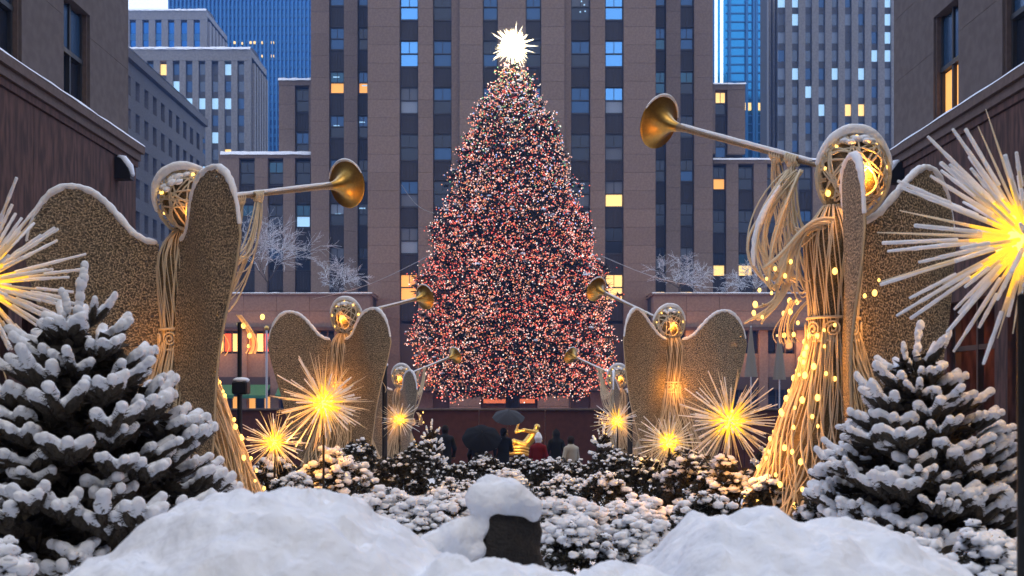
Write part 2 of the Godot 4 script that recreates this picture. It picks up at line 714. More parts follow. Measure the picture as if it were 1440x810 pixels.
func spandrel_mesh(w: float, h: float) -> Mesh:
	var key := "spandrel %.2f %.2f" % [w, h]
	if not shared.has(key):
		var s := Shape.new()
		s.box(Vector3.ZERO, Vector3(w, h, 0.06))
		var nr := 5
		for k in nr:
			s.box(Vector3(w * ((k + 0.5) / nr - 0.5), 0, 0.06), Vector3(w * 0.05, h * 0.86, 0.07))
		s.box(Vector3(0, h / 2 - 0.06, 0.06), Vector3(w, 0.10, 0.1))
		s.box(Vector3(0, -h / 2 + 0.06, 0.06), Vector3(w, 0.10, 0.1))
		shared[key] = s.done()
	return shared[key]


func glass_pick(p: Array) -> Material:
	var r := rng.randf()
	for e in p:
		if r < e[1]:
			return M[e[0]]
		r -= e[1]
	return M.glass_dark


func roof_snow(b: Node3D, x0: float, x1: float, y: float, z0: float, z1: float, t: float) -> void:
	var s := Shape.new()
	var no := FastNoiseLite.new()
	no.seed = int(x0 * 7.0) + 3
	no.frequency = 0.9
	var n := maxi(6, int((x1 - x0) / 0.5))
	var rows := []
	var prof := [[0.0, 0.0], [0.06, 0.6], [0.3, 1.0], [0.7, 1.0], [1.0, 0.0]]
	for e in prof:
		var row := []
		for k in n + 1:
			var x := lerpf(x0, x1, float(k) / n)
			var wob := 1.0 + 0.5 * no.get_noise_2d(x * 2.0, e[0] * 4.0)
			row.append(Vector3(x, y - (0.35 * t * wob if e[0] == 0.0 else 0.0) + t * e[1] * wob, lerpf(z0, z1, e[0]) + 0.25 * t * no.get_noise_2d(x * 3.0, 7.0 + e[0])) - b.position)
		rows.append(row)
	s.sheet(rows)
	part(b, "roof_snow", s.done(), M.snow_far)


func city() -> void:
	rng.seed = 11
	limestone_tower()
	wing(-1.0)
	wing(1.0)
	podium(-1.0)
	podium(1.0)
	alley(-1.0)
	alley(1.0)
	far_buildings()
	# the street front across the avenue, behind the viewer, closes the view of the sky there
	var s := thing("avenue_building", "pale stone store across the avenue behind the viewer", "building", Vector3(0, 0, 58))
	put_box(s, "wall", -70, 70, -1, 38, 52, 70, M.alley_stone)
	for k in 9:
		put_box(s, "pilaster", -62 + k * 15.2, -60 + k * 15.2, -1, 36, 51.5, 52, M.alley_stone)
	put_box(s, "cornice", -71, 71, 38, 39.2, 51, 70, M.moulding)


func limestone_tower() -> void:
	var D := 88.0
	var gy := -0.8
	var b := thing("limestone_tower", "huge limestone skyscraper with dark window strips rising behind the lit tree", "skyscraper", Vector3(0, gy, -D))
	var strips := [[463.0, 483.5, 93.5], [503.0, 517.0, 93.5], [562.0, 588.0, 88.0], [609.0, 635.0, 88.0], [679.0, 700.0, 87.0], [739.5, 761.0, 87.0], [803.0, 830.0, 88.0], [851.0, 877.0, 88.0], [922.0, 936.5, 93.5], [957.0, 976.0, 93.5]]
	var piers := [[437.0, 463.0, 93.5], [483.5, 503.0, 93.5], [517.0, 562.0, 88.0], [588.0, 609.0, 88.0], [635.0, 646.0, 88.0], [646.0, 679.0, 87.0], [700.0, 739.5, 87.0], [761.0, 794.0, 87.0], [794.0, 803.0, 88.0], [830.0, 851.0, 88.0], [877.0, 922.0, 88.0], [936.5, 957.0, 93.5], [976.0, 1002.5, 93.5]]
	for p in piers:
		var d: float = p[2]
		var x0 := hx(p[0], d)
		var x1 := hx(p[1], d)
		var outer := d > 90.0
		var y0 := 7.0 if outer else (10.0 if d < 88.0 else gy)
		var y1 := hy(-14.0, d)
		var high := 1.55 if not outer else 1.95
		if p[1] - p[0] < 12.0:
			put_box(b, "pier_return", x0, x1, y0, y1, -d - 0.7, -d, M.stone)
		elif d < 88.0:
			block_pier(b, x0, x1, y0, y1, -d, 1.7, high)
		else:
			block_pier(b, x0, x1, y0, y1, -d, 0.7, high)
		put_box(b, "upper_pier", x0, x1, y1 + 0.02, y1 + 60.0, -d - 0.7, -d, M.stone)
	# the body behind the piers
	put_box(b, "core", hx(517, 88), hx(922, 88), gy, hy(-14, 88) + 60.0, -120, -89.0, M.recess)
	put_box(b, "core", hx(437, 93.5) + 0.05, hx(517, 88) - 0.02, gy, hy(-14, 88) + 60.0, -120, -94.4, M.recess)
	put_box(b, "core", hx(922, 88) + 0.02, hx(1002.5, 93.5) - 0.05, gy, hy(-14, 88) + 60.0, -120, -94.4, M.recess)
	for si in strips.size():
		var s = strips[si]
		var d: float = s[2]
		var outer := d > 90.0
		var x0 := hx(s[0], d) + 0.02
		var x1 := hx(s[1], d) - 0.02
		var pitch := 62.0 if outer else 66.0
		var first := -25.0 if outer else -11.0
		var wh := 31.0 if outer else 37.0
		var z := -d - 0.45
		for k in 8:
			var py := first + pitch * k
			if py > (415.0 if outer else 430.0):
				break
			var y1 := hy(py, d)
			var y0 := hy(py + wh, d)
			var up: Material
			var low: Material
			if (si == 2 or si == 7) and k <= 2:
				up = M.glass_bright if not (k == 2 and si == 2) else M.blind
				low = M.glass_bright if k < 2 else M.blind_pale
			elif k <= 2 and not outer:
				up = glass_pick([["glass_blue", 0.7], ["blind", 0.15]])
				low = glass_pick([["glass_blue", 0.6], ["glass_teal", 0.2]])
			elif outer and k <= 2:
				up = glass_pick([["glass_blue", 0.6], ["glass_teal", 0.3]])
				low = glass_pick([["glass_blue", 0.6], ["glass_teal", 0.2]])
			else:
				up = glass_pick([["glass_blue", 0.12], ["blind", 0.14]])
				low = glass_pick([["glass_blue", 0.08], ["blind", 0.16]])
			if si == 7 and k == 4:
				low = M.lit
			if si == 7 and k == 6:
				up = M.lit
				low = M.lit
			if si == 2 and k == 6:
				up = M.lit_orange
				low = M.lit_orange
			if outer and k == 7 and si >= 8:
				up = M.lit
			if outer and k == 7 and si < 2:
				up = M.lit_orange if si == 1 else M.blind_pale
			if outer and k == 2 and si < 2:
				low = M.lit_orange
			if si == 0 and k == 5:
				up = M.blind_pale
			if si == 2 and k == 5:
				low = M.blind_pale
			var f := sash(b, x0, x1, y0, y1, z, up, low)
			# ceiling lamps seen through some upper storeys
			if outer and (k == 2 or k == 3 or k == 5) and si < 2:
				part(f, "ceiling_lamp", box_mesh(0.55, 0.10, 0.05), M.lit_cool, Transform3D(Basis(), Vector3(rng.randf_range(-0.2, 0.2), rng.randf_range(-0.3, 0.7), 0.02)))
			if si == 6 and k == 0:
				for q in 4:
					part(f, "ceiling_lamp", box_mesh(0.11, 0.11, 0.05), M.lit_cool, Transform3D(Basis(), Vector3([0.1, 0.35, 0.0, 0.42][q], [0.5, 0.2, -0.4, -0.35][q], 0.02)))
			var sp0 := hy(py + pitch, d)
			part(b, "spandrel", spandrel_mesh(x1 - x0, y0 - sp0 - 0.02), M.spandrel, Transform3D(Basis(), Vector3((x0 + x1) / 2, (y0 + sp0) / 2, z + 0.05) - b.position))
		# dark bronze panel at the foot of each strip
		if not outer:
			put_box(b, "foot_panel", x0, x1, gy if d > 87.5 else 9.5, hy(455, d), z - 0.3, z + 0.1, M.bronze_frame)
	# entrance storey behind the tree
	for s in [[560.0, 632.0], [674.0, 756.0], [800.0, 878.0]]:
		put_box(b, "canopy", hx(s[0], 86), hx(s[1], 86), hy(549, 86), hy(540, 86), -88, -86, M.bronze_frame)
	for s in [[632.0, 676.0], [756.0, 800.0]]:
		for k in 5:
			put_box(b, "stone_block", hx(s[0], 86.5), hx(s[1], 86.5), gy + k * 1.9, gy + (k + 1) * 1.9 - 0.03, -88.5, -86.5, M["stone%d" % (k % 4)])
	put_box(b, "entrance_door", hx(676, 87.6), hx(756, 87.6), gy, hy(540, 87), -88.2, -87.4, M.bronze_frame)
	put_box(b, "lit_sign_band", hx(680, 86.2), hx(752, 86.2), hy(567, 86.2), hy(561, 86.2), -87.0, -86.2, M.dim_sign)
	# stringcourse of snow on the pier shoulders
	for s in [[517.0, 562.0], [877.0, 922.0]]:
		put_box(b, "plinth", hx(s[0], 87.7), hx(s[1], 87.7), gy, gy + 1.2, -88.1, -87.6, M.stone3)


# lower setback wings left and right of the skyscraper
func wing(side: float) -> void:
	var l := side < 0
	var b := thing("office_wing", "low limestone wing with three dark window strips left of the skyscraper" if l else "low limestone wing with dark window strips right of the skyscraper", "building", Vector3(side * 21, -0.8, -96), "setback wings of the skyscraper")
	var d := 96.0
	# tall slim shoulder against the tower, then the low part
	var piers := [[392.0, 415.0, 112.0], [434.0, 437.5, 112.0], [308.0, 336.0, 216.0], [358.0, 376.5, 216.0], [398.0, 415.0, 216.0]] if l else [[1002.0, 1006.0, 118.0], [1023.0, 1048.0, 118.0], [1021.0, 1038.5, 224.0], [1060.0, 1079.0, 224.0], [1102.0, 1123.0, 224.0], [1143.0, 1163.0, 224.0]]
	var strips := [[415.0, 434.0, 120.0], [336.0, 358.0, 222.0], [376.5, 398.0, 222.0], [415.0, 436.0, 222.0]] if l else [[1006.0, 1022.0, 124.0], [1003.0, 1021.0, 230.0], [1038.5, 1060.0, 230.0], [1079.0, 1102.0, 230.0], [1123.0, 1143.0, 230.0]]
	for p in piers:
		var dd := d + (2.0 if p[2] < 150.0 else 0.0)
		block_pier(b, hx(p[0], dd), hx(p[1], dd), 7.0 if p[2] > 150.0 else hy(216, dd), hy(p[2], dd), -dd, 0.6, 2.2)
	put_box(b, "core", hx(311 if l else 1003, d), hx(437 if l else 1160, d), -0.8, hy(219 if l else 227, d), -112, -d - 0.9, M.recess)
	put_box(b, "core", hx(393 if l else 1003, d + 2), hx(437 if l else 1047, d + 2), -0.8, hy(115 if l else 121, d + 2), -112, -d - 2.9, M.recess)
	for si in strips.size():
		var s = strips[si]
		var dd := d + (2.0 if si == 0 else 0.0)
		var py: float = s[2] + 4.0
		var k := 0
		while py < (210.0 if si == 0 else 414.0):
			var x0 := hx(s[0], dd) + 0.03
			var x1 := hx(s[1], dd) - 0.03
			var up := glass_pick([["glass_teal", 0.2], ["glass_blue", 0.12], ["blind", 0.08]])
			var low := glass_pick([["glass_blue", 0.12], ["blind", 0.1]])
			if l and si == 3 and k == 1:
				low = M.lit_cool
			if not l and si == 0 and k == 0:
				up = M.lit
			if not l and si == 2 and k == 2:
				low = M.lit
			if not l and si == 1 and k == 2:
				low = M.lit
			if not l and si == 1 and k == 0:
				low = M.lit_orange
			sash(b, x0, x1, hy(py + 32, dd), hy(py, dd), -dd - 0.4, up, low)
			part(b, "spandrel", spandrel_mesh(x1 - x0, 27.0 / FOCAL * dd), M.spandrel, Transform3D(Basis(), Vector3((x0 + x1) / 2, hy(py + 46.5, dd), -dd - 0.35) - b.position))
			py += 61.0
			k += 1
	if l:
		put_box(b, "parapet", hx(311, d), hx(437, d), hy(222, d), hy(216, d), -d - 0.9, -d + 0.05, M.stone3)
		put_box(b, "parapet", hx(392, d + 2), hx(437, d + 2), hy(120, d + 2), hy(113, d + 2), -d - 2.9, -d - 1.95, M.stone3)
		roof_snow(b, hx(310, d), hx(437, d), hy(216, d), -d + 0.15, -d - 3, 0.35)
		roof_snow(b, hx(391, d + 2), hx(437, d + 2), hy(112, d + 2), -d - 1.85, -d - 5, 0.3)
	else:
		put_box(b, "parapet", hx(1003, d), hx(1160, d), hy(230, d), hy(224, d), -d - 0.9, -d + 0.05, M.stone3)
		put_box(b, "parapet", hx(1003, d + 2), hx(1048, d + 2), hy(126, d + 2), hy(118, d + 2), -d - 2.9, -d - 1.95, M.stone3)
		roof_snow(b, hx(1003, d), hx(1160, d), hy(224, d), -d + 0.15, -d - 3, 0.2)
		roof_snow(b, hx(1003, d + 2), hx(1049, d + 2), hy(118, d + 2), -d - 1.85, -d - 5, 0.2)


# two-storey shop buildings in front of the wings
func podium(side: float) -> void:
	var l := side < 0
	var d := 84.0
	var gy := -0.8
	var x0 := hx(250, d) if l else hx(919, d)
	var x1 := hx(521, d) if l else hx(1230, d)
	var b := thing("shop_building", "low stone shop building with glowing red window and green awning" if l else "low stone shop building with dark shopfronts and cream parasols before it", "building", Vector3((x0 + x1) / 2, gy, -d), "shops below the skyscraper")
	var top := hy(415, d)
	var shop := hy(460, d)
	put_box(b, "core", x0 + 0.05, x1 - 0.05, gy, top - 0.05, -93, -d - 1.5, M.recess)
	# upper band of stone slabs in two courses
	var x := x0
	while x < x1 - 0.3:
		var w := minf(2.7, x1 - x)
		for k in 2:
			var h := (top - shop) / 2
			part(b, "stone_slab", box_mesh(w - 0.02, h - 0.02, 1.5, 0.015), M["stone%d" % rng.randi_range(0, 3)], Transform3D(Basis(), Vector3(x + w / 2, shop + h * (k + 0.5), -d - 0.75 + rng.randf_range(0, 0.01)) - b.position))
		x += 2.7
	put_box(b, "cornice", x0 - 0.1, x1 + 0.1, shop - 0.25, shop - 0.01, -d - 1.5, -d + 0.25, M.bronze_frame)
	put_box(b, "coping", x0 - 0.1, x1 + 0.1, top, top + 0.16, -93, -d + 0.12, M.stone3)
	roof_snow(b, x0 - 0.1, x1 + 0.1, top + 0.16, -d + 0.16, -92.5, 0.16)
	# shopfronts: piers, mullions and lit or dark panes
	var bays := 6
	for k in bays + 1:
		var px := lerpf(x0, x1, float(k) / bays)
		put_box(b, "shop_pier", px - 0.35, px + 0.35, gy, shop - 0.26, -d - 1.4, -d - 0.1, M.stone3)
	for k in bays:
		var a := lerpf(x0, x1, float(k) / bays) + 0.36
		var e := lerpf(x0, x1, float(k + 1) / bays) - 0.36
		var mid := hy(497, d)
		for q in 3:
			var qa := lerpf(a, e, q / 3.0)
			var qe := lerpf(a, e, (q + 1) / 3.0)
			var up: Material = M.glass_dark
			var lo: Material = M.glass_dark
			if l and k >= 1 and k <= 2:
				up = [M.lit_red, M.lit, M.lit_red][q] if k == 2 else [M.lit, M.lit_red, M.lit][q]
				lo = M.lit_orange if q != 1 else M.glass_dark
			elif not l and (k + q) % 4 == 1:
				lo = M.lit_orange
			put_box(b, "shop_window", qa + 0.06, qe - 0.06, mid + 0.2, shop - 0.5, -d - 0.8, -d - 0.7, up)
			put_box(b, "shop_window", qa + 0.06, qe - 0.06, gy + 0.3, hy(558, d) , -d - 0.8, -d - 0.7, lo)
			put_box(b, "mullion", qe - 0.05, qe + 0.05, gy, shop - 0.27, -d - 0.75, -d - 0.6, M.bronze_frame)
		put_box(b, "fascia", a, e, hy(538, d), mid, -d - 0.72, -d - 0.45, M.stone1)
		put_box(b, "sign_board", a + 0.1, e - 0.1, hy(548, d), hy(530, d), -d - 0.44, -d - 0.3, M.bronze_frame)
		if l:
			var aw := Shape.new()
			aw.quad(Vector3(a, hy(541, d), -d - 0.3) - b.position, Vector3(e, hy(541, d), -d - 0.3) - b.position, Vector3(e, hy(556, d), -d + 1.2) - b.position, Vector3(a, hy(556, d), -d + 1.2) - b.position)
			aw.box(Vector3((a + e) / 2, hy(558, d), -d + 1.2) - b.position, Vector3(e - a, 0.25, 0.04))
			part(b, "awning", aw.done(), M.awning)
		else:
			for q in 2:
				part(b, "wall_lamp", box_mesh(0.14, 0.2, 0.14), M.lit, Transform3D(Basis(), Vector3(lerpf(a, e, 0.3 + 0.4 * q), shop - 0.7, -d + 0.1) - b.position))
	# dim light out of the shops
	for px in ([300.0, 360.0, 440.0] if l else [960.0, 1040.0, 1120.0]):
		lamp(b, Vector3(hx(px, d), hy(482, d), -d + 1.0) - b.position, Color(1.0, 0.66, 0.38), 2.6, 0.4, 20.0)


# side buildings that frame the promenade
func alley(side: float) -> void:
	var l := side < 0
	var far := -24.5 if l else -24.8
	var near := 28.0
	var led := hy(210, 24.45) if l else hy(229, 24.8)
	var b := thing("stone_building", "brown stone building with snowy ledge on the left edge, dark wall lamp" if l else "brown stone building with warm lit sash window on the right edge", "building", Vector3(side * 14, 0, -6), "buildings flanking the promenade")
	var inner := 9.0 * side       # face of the lower wall
	var upper := (9.17 if l else 9.24) * side
	var back := 20.0 * side
	var top := 12.6
	# storey openings in the wall: [far edge, near edge, bottom, top] along z
	var wins := [[-22.25, -20.95], [-19.15, -17.85], [-16.0, -14.7], [-12.8, -11.5], [-9.6, -8.3], [-6.4, -5.1]]
	if not l:
		wins = [[-22.45, -21.2], [-19.3, -18.0], [-16.1, -14.8], [-12.9, -11.6], [-9.7, -8.4], [-6.5, -5.2]]
	var sill := led + 0.28
	var head := hy(22, 22.25) if l else hy(24, 22.4)
	# upper wall: courses of slabs between the openings, full-height slabs elsewhere
	var edges := [far + 0.02]
	for w in wins:
		edges.append(w[0])
		edges.append(w[1])
	edges.append(near)
	for k in edges.size() - 1:
		var z0: float = edges[k]
		var z1: float = edges[k + 1]
		if k % 2 == 0:
			if k < 6:
				var n := maxi(1, roundi((z1 - z0) / 1.7))
				for q in n:
					for r in 4:
						var ya: float = [led + 0.12, led + 1.9, led + 3.4, led + 4.2][r]
						var yb: float = [led + 1.9, led + 3.4, led + 4.2, top][r]
						put_box(b, "stone_slab", upper, back, ya, yb - 0.008, lerpf(z0, z1, float(q) / n) + 0.004, lerpf(z0, z1, float(q + 1) / n), M.alley_stone)
			else:
				put_box(b, "wall", upper, back, led + 0.12, top, z0, z1, M.alley_stone)
		else:
			put_box(b, "wall_below_window", upper, back, led + 0.12, sill, z0, z1, M.alley_stone)
			put_box(b, "wall_above_window", upper, back, head, top, z0, z1, M.alley_stone)
			put_box(b, "window_back", upper + side * 0.34, back, sill, head, z0, z1, M.recess)
			var f := put_box(b, "window", upper + side * 0.24, upper + side * 0.32, sill + 0.01, head - 0.01, z0 + 0.01, z1 - 0.01, M.frame)
			var w := z1 - z0
			var h := head - sill
			# two sashes of two panes each, proud of the frame's back board
			for r in 2:
				for q in 2:
					var m: Material = M.glass_dark if r == 0 else M.glass_blue
					if not l and k == 1 and r == 0:
						m = M.lit_orange
					part(f, "pane", box_mesh(0.02, h / 2 - 0.16, w / 2 - 0.13), m, Transform3D(Basis(), Vector3(-side * (0.05 + 0.04 * r), (h / 4) * (-1 if r == 0 else 1), (w / 4) * (q * 2 - 1))))
			part(f, "rail", box_mesh(0.14, 0.1, w), M.frame, Transform3D(Basis(), Vector3(-side * 0.08, 0, 0)))
			for q in [-1, 0, 1]:
				part(f, "stile", box_mesh(0.12, h, 0.07 if q == 0 else 0.1), M.frame, Transform3D(Basis(), Vector3(-side * 0.07, 0, q * (w / 2 - 0.06))))
			part(f, "jamb", box_mesh(0.12, h, 0.05), M.moulding, Transform3D(Basis(), Vector3(-side * 0.16, 0, w / 2 - 0.02)))
			part(f, "jamb", box_mesh(0.12, h, 0.05), M.moulding, Transform3D(Basis(), Vector3(-side * 0.16, 0, -w / 2 + 0.02)))
	# ledge with mouldings, and the snow on it
	put_box(b, "ledge", inner - side * 0.16, back, led - 0.08, led + 0.10, far - 0.16, near, M.moulding)
	put_box(b, "moulding", inner - side * 0.09, back, led - 0.26, led - 0.09, far - 0.09, near, M.moulding)
	put_box(b, "moulding", inner - side * 0.04, back, led - 0.42, led - 0.28, far - 0.04, near, M.brown_stone)
	var s := Shape.new()
	var no := FastNoiseLite.new()
	no.frequency = 0.6
	var rows := []
	for e in [[-0.17, 0.0], [-0.15, 0.04], [-0.05, 0.07], [0.10, 0.06], [0.17, 0.02]]:
		var row := []
		for k in 60:
			var z := lerpf(far - 0.15, 2.0, k / 59.0)
			row.append(Vector3(inner + side * (e[0] + 0.02 * no.get_noise_1d(z * 3.0)), led + 0.10 + e[1] * (1.0 + 0.6 * no.get_noise_2d(z * 2.0, e[0] * 9.0)), z) - b.position)
		rows.append(row)
	s.sheet(rows)
	part(b, "ledge_snow", s.done(), M.snow_far)
	# lower wall above the shopfronts, in tall slabs
	var shop_top := 3.9
	var n2 := 10
	for k in n2:
		var z0 := lerpf(far, near, float(k) / n2)
		var z1 := lerpf(far, near, float(k + 1) / n2)
		put_box(b, "stone_slab", inner, back, shop_top, led - 0.44, z0 + 0.004, z1 - 0.004, M.brown_stone)
	# shopfronts with real rooms behind the panes
	put_box(b, "shop_back", inner + side * 2.4, back, -0.7, shop_top - 0.01, far + 0.1, near, M.brown_stone)
	put_box(b, "shop_pier", inner, inner + side * 2.3, -1.0, shop_top - 0.01, far, far + 1.0, M.brown_stone)
	for k in 4:
		var z0 := far + 1.0 + k * 2.6
		put_box(b, "shop_pier", inner, inner + side * 2.3, -1.0, shop_top - 0.01, z0 + 2.1, z0 + 2.6, M.brown_stone)
		put_box(b, "stall_riser", inner + side * 0.1, inner + side * 0.4, -1.0, 0.1, z0, z0 + 2.1, M.granite)
		for q in 3:
			put_box(b, "mullion", inner + side * 0.15, inner + side * 0.27, 0.1, shop_top - 0.01, z0 + q * 1.02, z0 + q * 1.02 + 0.07, M.bronze_frame)
		put_box(b, "transom", inner + side * 0.16, inner + side * 0.26, 2.9, 3.0, z0 + 0.07, z0 + 2.1, M.bronze_frame)
		if not l:
			# garments on stands in the window
			for q in 2:
				var base := Vector3(inner + side * 1.1, -0.6, z0 + 0.6 + q * 0.9)
				var g := Shape.new()
				g.lathe([[0.16, 0.0], [0.03, 0.04], [0.025, 0.75], [0.26, 0.78], [0.20, 1.15], [0.24, 1.5], [0.10, 1.62], [0.05, 1.72], [0.08, 1.8], [0.0, 1.9]], 12)
				part(b, "shop_garment", g.done(), [M.parasol, M.red_wall, M.brass][(k + q) % 3], Transform3D(Basis(), base - b.position))
		var lp := Vector3(inner + side * 1.0, 3.2, z0 + 1.0)
		part(b, "shop_lamp", box_mesh(0.25, 0.06, 0.6), M.lit, Transform3D(Basis(), lp - b.position))
		if not l:
			lamp(b, lp + Vector3(0, -0.12, 0) - b.position, Color(1.0, 0.62, 0.3), 0.3, 0.2, 8.0)
	put_box(b, "wall", inner, back, -1.0, shop_top - 0.01, far + 11.5, near, M.brown_stone)
	# wall lamp: dark hood with a cap of snow
	var lz := -23.3 if l else -23.6
	var hood := Shape.new()
	var hp := Vector3(inner, hy(244, 23.3) if l else hy(250, 23.6), lz)
	var pr := [[0.0, 0.5], [-0.18, 0.46], [-0.42, 0.15], [-0.5, -0.1], [-0.5, -0.2], [0.0, -0.2]]
	for k in pr.size():
		var a: Array = pr[k]
		var e: Array = pr[(k + 1) % pr.size()]
		hood.quad(Vector3(side * a[0], a[1], -0.18), Vector3(side * e[0], e[1], -0.18), Vector3(side * e[0], e[1], 0.18), Vector3(side * a[0], a[1], 0.18))
	for zz in [-0.18, 0.18]:
		for k in range(1, pr.size() - 1):
			hood.tri(Vector3(side * pr[0][0], pr[0][1], zz), Vector3(side * pr[k][0], pr[k][1], zz), Vector3(side * pr[k + 1][0], pr[k + 1][1], zz))
	var w := thing("wall_lamp", "dark hooded lamp capped with snow high on the left brown wall" if l else "small dark hooded lamp on the right wall beside the angel's wing", "lamp", hp, "hooded wall lamps")
	w.scale = Vector3.ONE * 0.72
	part(w, "hood", hood.done(), M.black_metal)
	var cap := Shape.new()
	cap.tube([Vector3(-side * 0.08, 0.53, 0), Vector3(-side * 0.22, 0.47, 0), Vector3(-side * 0.42, 0.2, 0), Vector3(-side * 0.5, -0.02, 0)], [0.06, 0.12, 0.13, 0.08], 8, true)
	part(w, "snow_cap", cap.done(), M.snow_far)


func far_buildings() -> void:
	# plain office block along the side street, seen at an angle
	var b := thing("side_street_block", "grey stone block with rows of small windows receding along the side street", "building", Vector3(-50, -0.8, -116))
	var h := hy(85, 106)
	var face := -39.6
	put_box(b, "wall", face - 0.8, face - 24, -0.8, h, -132, -100, M.street_stone)
	put_box(b, "cornice", face + 0.35, face - 24, h, h + 0.9, -132.3, -99.7, M.street_stone)
	roof_snow(b, face - 20, face + 0.3, h + 0.9, -99.7, -132.3, 0.25)
	for r in 10:
		var y := h - 3.6 - r * 3.4
		put_box(b, "stone_band", face, face - 0.79, y + 2.0, y + 3.38, -132, -100, M.street_stone)
		for c in 12:
			var z := -101.2 - c * 2.6
			put_box(b, "stone_pier", face - 0.01, face - 0.78, y, y + 1.99, z - 2.6 + 1.25, z, M.street_stone)
			put_box(b, "window", face - 0.5, face - 0.6, y, y + 1.99, z - 2.6, z - 1.36, M.glass_dark if rng.randf() < 0.8 else M.glass_blue)
	put_box(b, "stone_band", face, face - 0.79, -0.8, h - 3.6 - 9 * 3.4, -132, -100, M.street_stone)
	# stepped limestone towers
	striped("stepped_office_block", "grey stepped office block with snowy parapet and cool lit windows, upper left", 150.0, 170.0, 352.0, 68.0, 18.2, 0.52, 24.0, 0.30, -1.0, M.far_stone, 14, 10.0)
	striped("tall_office_block", "bluish office block with snowy roof edge rising behind the stepped block", 190.0, 170.0, 290.0, 14.0, 18.0, 0.5, 200.0, 0.0, -1.0, M.far_stone2, 4, 14.0)
	striped("ribbed_skyscraper", "tall grey skyscraper with many lit office windows, upper right", 140.0, 1112.0, 1300.0, -30.0, 18.6, 0.5, 25.5, 0.42, 1.0, M.far_stone, 15, 5.0)
	# ribbed flank of that skyscraper as its own wing
	var f := thing("ribbed_wing", "narrow ribbed stone wing between the glass tower and right skyscraper", "building", Vector3(hx(1096, 146), -0.8, -146))
	put_box(f, "wall", hx(1081, 146), hx(1113, 146), -0.8, hy(-30, 146), -151, -147, M.far_recess)
	for k in 6:
		var x := hx(1081 + k * 5.6, 146)
		put_box(f, "rib", x, x + 0.34, -0.8, hy(-30, 146), -147, -146, M.far_stone)
	# blue glass towers
	var g := thing("blue_curtain_tower", "huge blue glass tower with fine vertical fins filling the upper left gap", "skyscraper", Vector3(hx(340, 230), -0.8, -230))
	put_box(g, "glass_wall", hx(238, 230), hx(470, 230), -0.8, hy(-60, 230), -260, -230.4, M.tower_glass)
	for k in 40:
		var x := hx(238 + k * 5.6, 230)
		put_box(g, "fin", x - 0.18, x + 0.18, -0.8, hy(-60, 230), -230.4, -229.7, M.tower_fin)
	for k in 30:
		var y := hy(-50 + k * 12.0, 230)
		put_box(g, "floor_band", hx(238, 230), hx(470, 230), y - 0.35, y + 0.35, -230.4, -230.2, M.tower_fin)
	for p in [[328, 58], [338, 59], [351, 58], [357, 58], [366, 58], [382, 58], [366, 77], [382, 77], [350, 76]]:
		put_box(g, "window_light", hx(p[0], 229) - 0.3, hx(p[0], 229) + 0.3, hy(p[1], 229) - 0.25, hy(p[1], 229) + 0.25, -230.1, -229.75, M.lit)
	var t := thing("teal_glass_tower", "bright blue glass tower with two lit vertical lines, upper right", "skyscraper", Vector3(hx(1040, 170), -0.8, -170))
	put_box(t, "glass_wall", hx(985, 170), hx(1090, 170), -0.8, hy(-40, 170), -190, -170.3, M.tower_glass2)
	for px in [1003.0, 1026.0, 1050.0, 1060.0, 1064.0, 1077.0]:
		put_box(t, "fin", hx(px, 170) - 0.2, hx(px, 170) + 0.2, -0.8, hy(-40, 170), -170.3, -169.8, M.tower_fin)
	for px in [1007.0, 1015.0]:
		put_box(t, "light_line", hx(px, 170) - 0.18, hx(px, 170) + 0.18, hy(122, 170), hy(-40, 170), -170.3, -169.85, M.lit_line)
	for k in 26:
		var y := hy(-30 + k * 12.0, 170)
		put_box(t, "floor_band", hx(1021, 170), hx(1090, 170), y - 0.1, y + 0.1, -170.3, -170.15, M.tower_fin)
	for p in [[1051, 150], [1069, 150]]:
		put_box(t, "window_light", hx(p[0], 170) - 0.5, hx(p[0], 170) + 0.6, hy(p[1], 170) - 0.6, hy(p[1], 170) + 0.6, -170.1, -169.85, M.lit)


